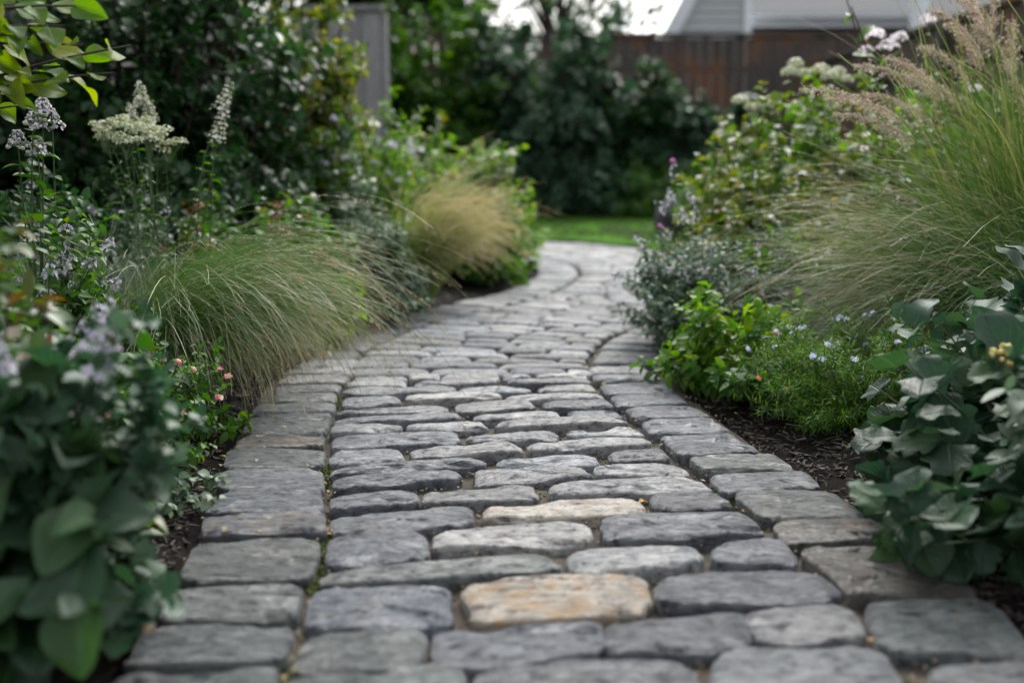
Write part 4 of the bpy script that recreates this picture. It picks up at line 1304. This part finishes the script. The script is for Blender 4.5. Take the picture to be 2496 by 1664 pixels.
def boulder():
    m = MB((1.62, 8.9, 0))
    n1, n2 = 40, 24
    V = []
    for i in range(n2 + 1):
        th = math.pi * i / n2
        for j in range(n1):
            ph = 2 * math.pi * j / n1
            d = Vector((math.sin(th) * math.cos(ph), math.sin(th) * math.sin(ph), math.cos(th)))
            r = 1 + 0.35 * noise.noise(d * 1.4) + 0.10 * noise.noise(d * 5) + 0.03 * noise.noise(d * 14)
            V.append((1.62 + d.x * 0.40 * r, 8.9 + d.y * 0.28 * r, 0.10 + d.z * 0.30 * r))
    F = [(i * n1 + j, (i + 1) * n1 + j, (i + 1) * n1 + (j + 1) % n1, i * n1 + (j + 1) % n1) for i in range(n2) for j in range(n1)]
    m.add(V, F)
    o = m.build('boulder', simple_mat('boulder_stone', (0.16, 0.16, 0.17), 0.8, 9, 0.4, 0.8))
    tag(o, 'grey boulder half hidden behind the right bed', 'boulder')


boulder()
HG = 'dark shrubs along the back fence'
for i, (x, y, R, H, mt, lab) in enumerate([
        (-1.75, 12.0, 0.95, 2.5, M_LEAF_MID, 'mid green shrub behind the pale fence panel'),
        (-0.75, 12.4, 1.05, 2.65, M_LEAF_MID, 'tall dark shrub behind the rusty seed spikes'),
        (0.35, 12.3, 1.15, 2.55, M_LEAF_BLUE, 'wide blue-green shrub above the centre of the lawn'),
        (1.35, 12.6, 0.80, 1.80, M_LEAF_DARK, 'dark shrub at the left end of the open brown fence'),
        (2.15, 12.3, 0.75, 1.50, M_LEAF_BLUE, 'lower bushy shrub with brown fence showing above it'),
        (3.4, 12.5, 0.8, 1.0, M_LEAF_DARK, 'low dark shrub at the foot of the brown fence far right')]):
    bush('hedge_shrub', lab, 'shrub', (x, y), R, H, 230, T_OVW, mt, M_WOOD, 0.145, per=10, twigs=7, seed=70 + i, group=HG, stem_r=0.01, start=0.1, twig=0.30, tmin=0.45)
for i, (x, y, R, H, mt, lab) in enumerate([
        (-0.2, 11.6, 0.5, 0.65, M_LEAF_MID, 'low green plant at the left end of the lawn'),
        (0.65, 11.7, 0.65, 0.72, M_LEAF_BLUE, 'rounded blue-green plant at the back edge of the lawn'),
        (1.55, 11.6, 0.6, 0.55, M_LEAF_MID, 'spreading green plant at the right end of the lawn')]):
    bush('border_plant', lab, 'plant', (x, y), R, H, 90, T_LANCE, mt, M_STEM, 0.17, per=8, twigs=3, seed=80 + i, stem_r=0.004, group='low plants in front of the back hedge',
         flower=heads('flower_spike', M_PINK, whorl_fn(0.25, 0.04, 60, 0.03), 30) if i == 0 else None)

# ---------------- fences
def plank_mat(name, ca, cb, rust=None):
    t = NT(name)
    rn = t.attr('rnd').outputs['Fac']
    vec = t.mapping((3, 3, 0.6))
    nz = t.noise(8, 6, 0.65, vec, 0.5)
    col = t.mix(t.ramp(nz, [(0.3, 0.0), (0.7, 1.0)]), ca, cb)
    col = t.mix(t.math('MULTIPLY', rn, 0.6), col, t.mix(1.0, col, (0.5, 0.5, 0.5), 'MULTIPLY'))
    if rust:
        col = t.mix(t.math('MULTIPLY', t.ramp(t.noise(2.2, 3, 0.5, t.mapping((1, 1, 0.7))), [(0.48, 0.0), (0.62, 1.0)]), 0.8), col, rust)
    b = t.n('ShaderNodeBsdfPrincipled', Base__Color=col, Roughness=0.8, Normal=t.bump(nz, 0.6, 0.01))
    t.l(b.outputs[0], t.out.inputs[0])
    return t.m


M_FBROWN = plank_mat('stained_fence', (0.042, 0.034, 0.030), (0.085, 0.065, 0.053), (0.13, 0.055, 0.022))
M_FGREY = plank_mat('dark_weathered_fence', (0.035, 0.036, 0.038), (0.075, 0.075, 0.078))
M_FPALE = plank_mat('pale_weathered_fence', (0.20, 0.195, 0.20), (0.33, 0.32, 0.325))


def fence(label, p0, p1, H, mat, bw=0.14, rail=True, post_every=2.0, name='plank_fence'):
    p0, p1 = np.array(p0, float), np.array(p1, float)
    Ln = np.linalg.norm(p1 - p0); d = (p1 - p0) / Ln; nn = np.array([-d[1], d[0]])
    rr = random.Random(3)
    root = empty(name, (p0[0], p0[1], 0), label, 'fence')
    def obox(mb, a, b, o0, o1, z0, z1, r):
        V = []
        for s in (a, b):
            for o in (o0, o1):
                for z in (z0, z1):
                    q = p0 + d * s + nn * o; V.append((q[0], q[1], z))
        mb.add(V, [(0, 1, 3, 2), (4, 6, 7, 5), (0, 4, 5, 1), (2, 3, 7, 6), (0, 2, 6, 4), (1, 5, 7, 3)], None, r)
    mb = MB(root.location)
    s = 0
    while s < Ln:
        obox(mb, s, min(Ln, s + bw - 0.008), 0, 0.02, 0.04, H + rr.uniform(-0.01, 0.01), rr.random())
        s += bw
    mb.build('boards', mat, root, False)
    if rail:
        m = MB(root.location); obox(m, -0.02, Ln + 0.02, -0.03, 0.055, H + 0.013, H + 0.055, 0.9); m.build('top_rail', mat, root, False)
        m = MB(root.location); obox(m, 0, Ln, 0.023, 0.06, H * 0.25, H * 0.25 + 0.09, 0.6); m.build('rail', mat, root, False)
        m = MB(root.location); obox(m, 0, Ln, 0.023, 0.06, H * 0.8, H * 0.8 + 0.09, 0.6); m.build('rail', mat, root, False)
    s = 0
    while s <= Ln + 0.01:
        m = MB(root.location); obox(m, s - 0.05, s + 0.05, 0.063, 0.163, 0, H + 0.01, 0.5); m.build('post', mat, root, False)
        s += post_every


fence('long brown stained board fence below the grey house', (-4.0, 13.6), (9.0, 13.6), 2.08, M_FBROWN)
fence('dark grey weathered board fence along the left side of the garden', (-2.06, 2.2), (-2.06, 8.8), 1.85, M_FGREY)
fence('short pale weathered fence panel between the yellow-edged shrub and the back shrubs', (-1.75, 9.3), (-1.10, 9.3), 1.82, M_FPALE, 0.13, post_every=0.65)
fence('brown board fence closing the right side of the garden behind the plume grass', (3.6, 3.0), (3.6, 13.4), 1.7, M_FBROWN)

# ---------------- trees beyond
def tree(label, x, y, H, R, n, mat, lsize, seed, trunk_r=0.12, low=0.35, per=10, twigs=6):
    global RNG
    RNG = np.random.default_rng(seed)
    root = empty('broadleaf_tree', (x, y, 0), label, 'tree', 'trees beyond the back fence')
    tl = bez(np.array([[x, y, -0.05]]), np.array([[x + 0.1, y, H * 0.4]]), np.array([[x - 0.1, y, H * 0.85]]), 14)
    m = MB(root.location); tubes(m, tl, trunk_r, trunk_r * 0.25, 10)
    a = RNG.random(n) * 2 * np.pi
    zf = RNG.uniform(low, 0.98, n)
    s = np.column_stack([np.full(n, x), np.full(n, y), H * (low * 0.7 + zf * 0.25)])
    rr = R * np.sqrt(np.clip(1 - ((zf - 0.62) / 0.42) ** 2, 0.05, 1)) * RNG.uniform(0.45, 1.0, n)
    e = np.column_stack([x + np.cos(a) * rr, y + np.sin(a) * rr, H * zf])
    ln = bez(s, (s + e) / 2 + np.array([0, 0, 0.05 * H]), e, 10)
    tubes(m, ln, trunk_r * 0.25, trunk_r * 0.05, 5)
    m.build('trunk', M_WOOD, root)
    fm = MB(root.location)
    N = n * twigs
    t = RNG.uniform(0.45, 1.0, (n, twigs)); i0 = (t * 8.99).astype(int)
    P = np.take_along_axis(ln, i0[..., None], 1).reshape(-1, 3)
    d = rand_dir(N, 0.0); Q = P + d * R * 0.20 * RNG.uniform(0.6, 1.3, (N, 1))
    f = RNG.random((N, per, 1))
    L_ = P[:, None] * (1 - f) + Q[:, None] * f + RNG.normal(0, R * 0.035, (N, per, 3))
    dd = RNG.normal(size=(N, per, 3)); dd[..., 2] -= 0.3
    place(fm, T_SM, L_.reshape(-1, 3), dd.reshape(-1, 3), rand_dir(N * per, 0.5), lsize * RNG.uniform(0.6, 1.2, N * per))
    fm.build('crown', mat, root)


tree('open-crowned tree above the centre shrubs with white sky showing through its leaves', 0.75, 17.0, 5.0, 2.4, 44, M_LEAF_DARK, 0.14, 1, per=8, low=0.28)
tree('dense dark tree rising behind the pale fence panel', -2.0, 15.2, 6.0, 2.3, 120, M_LEAF_MID, 0.15, 2, per=14)
tree('dark tree at the far left behind the tall evergreen shrub', -5.0, 12.0, 6.5, 2.9, 130, M_LEAF_DARK, 0.16, 3, per=14)
tree('large tree beyond the left fence behind the tall evergreen shrub', -4.2, 8.0, 5.2, 1.9, 120, M_LEAF_DARK, 0.12, 4, per=14, low=0.12)

# ---------------- house and pole
def build_house():
    root = empty('house', (4.5, 20.0, 0), 'grey house with a pale gable and white gutter behind the brown fence', 'house')
    wall = simple_mat('grey_siding', (0.26, 0.29, 0.31), 0.6, 4, 0.08, 0.05)
    pale = simple_mat('pale_gable_siding', (0.40, 0.43, 0.43), 0.6, 4, 0.06, 0.05)
    white = simple_mat('white_trim', (0.72, 0.75, 0.78), 0.45, 3, 0.05, 0.02)
    dark = simple_mat('eave_shade_and_pane', (0.05, 0.055, 0.065), 0.7, 5, 0.2, 0.05)  # eave shade put into the soffit colour; window panes share it
    roofm = simple_mat('grey_shingles', (0.06, 0.066, 0.075), 0.85, 30, 0.4, 0.6, stretch=(1, 1, 3))
    Y = 19.0
    def z(py, Y=Y): return H_(py, Y)
    def x(px, Y=Y): return X_(px, Y)
    # clapboards: a sawtooth wall built of stepped boards
    def clap(x0, x1, y, z0, z1, mat, name, step=0.14):
        m = MB(root.location); k = z0
        while k < z1:
            t = min(z1, k + step)
            m.add([(x0, y - 0.018, k), (x1, y - 0.018, k), (x1, y, t), (x0, y, t), (x0, y, k), (x1, y, k)], [(0, 1, 2, 3), (4, 5, 1, 0)])
            k = t
        m.build(name, mat, root, False)
    xl, xm, xr = x(1500), x(1690), 13.0
    ze = z(62)
    clap(xm, xr, Y, 0, ze, wall, 'wall')
    # main roof: eave, fascia/gutter, slope rising away
    m = MB(root.location)
    xx0, xx1 = xm + 0.02, xr + 0.3
    m.add([(xx0, Y - 0.5, ze + 0.15), (xx1, Y - 0.5, ze + 0.15), (xx1, Y + 4, ze + 2.3), (xx0, Y + 4, ze + 2.3),
           (xx0, Y - 0.5, ze + 0.11), (xx1, Y - 0.5, ze + 0.11), (xx1, Y + 4, ze + 2.26), (xx0, Y + 4, ze + 2.26)],
          [(0, 1, 2, 3), (7, 6, 5, 4), (0, 4, 5, 1), (0, 3, 7, 4), (1, 5, 6, 2)])
    m.build('roof', roofm, root, False)
    m = MB(root.location)
    # half-round gutter along the eave
    K = 9
    V = []
    for s in (xx0, xx1):
        for k in range(K):
            a = math.pi * k / (K - 1)
            V.append((s, Y - 0.58 - math.cos(a) * 0.07, ze + 0.12 - math.sin(a) * 0.09))
    m.add(V, [(k, k + 1, K + k + 1, K + k) for k in range(K - 1)])
    box(m, xx0, xx1, Y - 0.505, Y - 0.48, ze - 0.06, ze + 0.10)
    m.build('gutter', white, root, False)
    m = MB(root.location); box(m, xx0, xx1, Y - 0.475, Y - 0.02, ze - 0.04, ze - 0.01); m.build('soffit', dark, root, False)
    for wx in (5.2, 7.4, 9.6):
        m = MB(root.location); box(m, wx, wx + 1.0, Y - 0.06, Y - 0.021, 1.35, 2.45)
        w = m.build('window', white, root, False)
        m = MB(root.location); box(m, wx + 0.08, wx + 0.92, Y - 0.068, Y - 0.062, 1.43, 2.37); p = m.build('pane', dark, w, False)
        p.location = -w.location if False else (0, 0, 0)
        if w: p.location = np.array(root.location) * 0
    # gable wing that stands forward, with a steep left rake
    Yg = Y - 1.2
    gx0, gx1 = X_(1515, Yg), X_(1690, Yg)
    gz = H_(88, Yg)
    top = gz + 2.6
    m = MB(root.location)
    ax_ = gx0 + (top - gz) * 0.55
    k = 0.0
    while k < top:
        t_ = min(k + 0.14, top)
        xa, xb = (gx0 + max(0, k - gz) * 0.55, gx0 + max(0, t_ - gz) * 0.55)
        m.add([(xa, Yg - 0.02, k), (gx1, Yg - 0.02, k), (gx1, Yg, t_), (xb, Yg, t_), (xa, Yg, k), (gx1, Yg, k)], [(0, 1, 2, 3), (4, 5, 1, 0)])
        k = t_
    box(m, gx0, gx1, Yg + 0.02, Yg + 1.1, 0, gz)
    m.build('gable', pale, root, False)
    m = MB(root.location)
    k = 0.12
    V = [(gx0 - k, Yg - 0.12, gz - 0.10), (ax_ - k, Yg - 0.12, top), (ax_ + k, Yg - 0.12, top), (gx0 + k, Yg - 0.12, gz - 0.10)]
    V += [(a, Yg - 0.03, c) for a, b, c in V]
    m.add(V, [(0, 3, 2, 1), (0, 1, 5, 4), (3, 7, 6, 2), (1, 2, 6, 5), (4, 5, 6, 7), (0, 4, 7, 3)])
    m.build('rake_board', white, root, False)
    m = MB(root.location); box(m, gx1 + 0.0, gx1 + 0.12, Yg - 0.06, Yg + 0.05, 0, top); m.build('corner_board', white, root, False)


build_house()


def shed():
    root = empty('shed', (2.0, 17.5, 0), 'low pale blue-grey shed roof left of the gable', 'shed')
    m = MB(root.location)
    z0 = H_(85, 17.2); x0, x1 = X_(1395, 17.2), X_(1500, 17.2)
    box(m, x0 + 0.05, x1 - 0.02, 17.25, 18.6, 0, z0)
    m.build('wall', simple_mat('shed_wall', (0.30, 0.33, 0.36), 0.6, 5, 0.1, 0.1), root, False)
    m = MB(root.location)
    z1 = H_(45, 18.0)
    m.add([(x0 - 0.05, 17.1, z0 - 0.02), (x1, 17.1, z0 - 0.02), (x1, 18.7, z1 + 0.1), (x0 - 0.05, 18.7, z1 + 0.1),
           (x0 - 0.05, 17.1, z0 + 0.03), (x1, 17.1, z0 + 0.03), (x1, 18.7, z1 + 0.15), (x0 - 0.05, 18.7, z1 + 0.15)],
          [(0, 1, 2, 3), (4, 7, 6, 5), (0, 4, 5, 1), (1, 5, 6, 2), (2, 6, 7, 3), (3, 7, 4, 0)])
    m.build('roof', simple_mat('shed_roof', (0.20, 0.235, 0.28), 0.4, 8, 0.1, 0.1), root, False)


shed()


def pole():
    Y = 12.9
    x = X_(2078, Y)
    m = MB((x, Y, 0))
    tubes(m, np.array([[[x, Y, 0], [x, Y, 1.0], [x, Y, 2.0], [x, Y, 3.2]]]), 0.10, 0.095, 16)
    root = empty('garden_pole', (x, Y, 0), 'white round pole standing in front of the brown fence', 'pole')
    m.o = np.array([x, Y, 0])
    m.build('shaft', simple_mat('white_pole_paint', (0.74, 0.77, 0.80), 0.4, 4, 0.05, 0.02), root)
    m = MB((x, Y, 0))
    tubes(m, np.array([[[x, Y, 3.2], [x, Y, 3.22], [x, Y, 3.25]]]), 0.105, 0.06, 16)
    m.build('cap', simple_mat('white_cap_paint', (0.7, 0.73, 0.76), 0.4, 4, 0.05, 0.02), root)


pole()

# ---------------- mulch and fallen leaves
def mulch():
    global RNG
    RNG = np.random.default_rng(55)
    n = 60000
    P = np.column_stack([RNG.uniform(-1.4, 1.5, n), RNG.uniform(0.9, 5.0, n) ** 1.0, np.zeros(n)])
    dist = np.array([path_dist(p[0], p[1]) for p in P])
    P = P[(dist > 0.595) & (dist < 0.60 + RNG.random(n) * 0.5)]
    P[:, 2] = [soil_z(p[0], p[1]) + 0.002 for p in P]
    n = len(P)
    a = RNG.random(n) * 2 * np.pi
    d = np.column_stack([np.cos(a), np.sin(a), RNG.normal(0, 0.25, n)])
    Ln = 0.022 * RNG.uniform(0.3, 1.3, n)[:, None]
    e = P + nrmz(d) * Ln; P[:, 2] += 0.002; e[:, 2] = np.maximum(e[:, 2], P[:, 2] - 0.003)
    m = MB()
    tubes(m, bez(P, (P + e) / 2 + [0, 0, 0.002], e, 3), 0.0024 * RNG.uniform(0.25, 1.8, n) ** 1.3, 0.0008, 4, RNG.random(n))
    t = NT('bark_chips')
    col = t.ramp(t.attr('rnd').outputs['Fac'], [(0.0, (0.012, 0.009, 0.007)), (0.6, (0.028, 0.020, 0.014)), (0.95, (0.055, 0.039, 0.026)), (1.0, (0.16, 0.11, 0.07))])
    b = t.n('ShaderNodeBsdfPrincipled', Base__Color=col, Roughness=0.75)
    t.l(b.outputs[0], t.out.inputs[0])
    o = m.build('mulch', t.m)
    tag(o, 'dark bark mulch on the planting beds', 'mulch', None, 'stuff')
    # sand grains and crumbs lodged in the joints
    n = 9000
    s = RNG.uniform(1.2, 4.6, n); off = RNG.uniform(-0.58, 0.58, n)
    G_ = np.array([on_path(a_, b_) for a_, b_ in zip(s, off)])
    P = np.column_stack([G_, np.full(n, -0.020) + RNG.random(n) * 0.004])
    m = MB()
    place(m, BLOB, P, rand_dir(n, 0.0), [0, 0, 1.0], 0.0045 * RNG.uniform(0.4, 1.5, n))
    t = NT('joint_grit')
    col = t.ramp(t.attr('rnd').outputs['Fac'], [(0.0, (0.03, 0.025, 0.018)), (0.6, (0.14, 0.11, 0.07)), (1.0, (0.34, 0.27, 0.17))])
    b = t.n('ShaderNodeBsdfPrincipled', Base__Color=col, Roughness=0.9)
    t.l(b.outputs[0], t.out.inputs[0])
    o = m.build('grit', t.m)
    tag(o, 'sandy grit lying in the joints between the stones', 'grit', None, 'stuff')


mulch()


def crumbs():
    """bits of leaf, petal and straw dropped on the paving"""
    global RNG
    RNG = np.random.default_rng(91)
    n = 260
    s = RNG.uniform(1.3, 5.0, n)
    off = np.where(RNG.random(n) < 0.5, RNG.choice([-0.365, 0.365], n) + RNG.normal(0, 0.012, n), np.sign(RNG.normal(size=n)) * (0.6 - abs(RNG.normal(0, 0.12, n))))
    G_ = np.array([on_path(a_, b_) for a_, b_ in zip(s, off)])
    P = np.column_stack([G_, np.where(abs(abs(off) - 0.365) < 0.02, -0.010, 0.006)])
    a = RNG.random(n) * 6.28
    m = MB()
    place(m, T_SM, P, np.column_stack([np.cos(a), np.sin(a), RNG.normal(0.05, 0.1, n)]), [0.1, 0.05, 1.0], 0.011 * RNG.uniform(0.4, 1.5, n))
    o = m.build('leaf_litter', leaf_mat('litter', [(0.30, 0.17, 0.05), (0.16, 0.11, 0.06), (0.34, 0.26, 0.14), (0.10, 0.12, 0.04), (0.36, 0.22, 0.04)], 0.7, 0.1))
    tag(o, 'small bits of dry leaf and straw scattered on the paving', 'litter', None, 'stuff')


crumbs()


def fallen(px, py, size, mat, label, az, z=None, dz=0.008):
    x, y = gnd(px * DS, py * DS)
    zz = (soil_z(x, y) + 0.012) if z is None else z
    m = MB((x, y, zz))
    tm = [leaf_template('ovate', rows=8, w=0.30, cols=4, fold=0.3, droop=0.25, wave=0.5)]
    d = np.array([[math.cos(az), math.sin(az), 0.15]])
    place(m, tm, np.array([[x, y, zz]]) - d * size * 0.5, d, [0.15, 0.1, 1.0], size, np.array([0.6]))
    d2 = d[0]
    st = np.array([[x, y, zz]]) - d * size * 0.5
    tubes(m, bez(st - d * size * 0.3, st - d * size * 0.15 + [0, 0, 0.003], st, 4), 0.0008, 0.0008, 4, 0.2)
    o = m.build('fallen_leaf', mat)
    tag(o, label, 'fallen leaf')


M_FALL = leaf_mat('dry_leaf', [(0.30, 0.14, 0.07), (0.40, 0.20, 0.10)], 0.6, 0.2, vein=0.3)
M_FALLY = leaf_mat('yellow_dry_leaf', [(0.45, 0.30, 0.06), (0.50, 0.28, 0.05)], 0.6, 0.2, vein=0.3)
fallen(325, 1425, 0.065, M_FALL, 'curled orange-brown dry leaf on the soil by the nearest left kerb stone', 0.2)
fallen(2135, 1215, 0.05, M_FALL, 'pale brown dry leaf on the dark soil below the crinkled-leaf plant', 0.9)
fallen(1478, 1140, 0.020, M_FALLY, 'tiny yellow leaf between the narrow cream stone and its dark neighbour', 0.5, z=-0.008)
fallen(800, 1243, 0.022, M_FALLY, 'tiny ochre leaf in the joint beside the left kerb row', 0.1, z=-0.008)
fallen(1560, 1340, 0.016, M_FALLY, 'tiny yellow crumb of leaf in the joint right of the large cream stone', 1.5, z=-0.010)


def moss():
    global RNG
    RNG = np.random.default_rng(17)
    n = 9000
    s = RNG.uniform(1.25, 5.0, n)
    off = np.where(RNG.random(n) < 0.6, RNG.choice([-0.365, 0.365], n) + RNG.normal(0, 0.010, n), RNG.uniform(-0.58, 0.58, n))
    keep = np.array([noise.noise(Vector((a * 5, b * 9, 7.7))) > 0.22 for a, b in zip(s, off)])
    s, off = s[keep], off[keep]
    G_ = np.array([on_path(a_, b_) for a_, b_ in zip(s, off)])
    P = np.column_stack([G_, np.full(len(s), -0.024)])
    m = MB()
    place(m, T_SM, P, rand_dir(len(P), 0.6), [0.2, 0.1, 1.0], 0.010 * RNG.uniform(0.5, 1.4, len(P)))
    o = m.build('moss', leaf_mat('moss_green', [(0.03, 0.05, 0.012), (0.06, 0.09, 0.018), (0.09, 0.10, 0.03)], 0.9, 0.2, spec=0.1))
    tag(o, 'moss and seedlings growing low in the joints of the paving', 'moss', None, 'stuff')


moss()
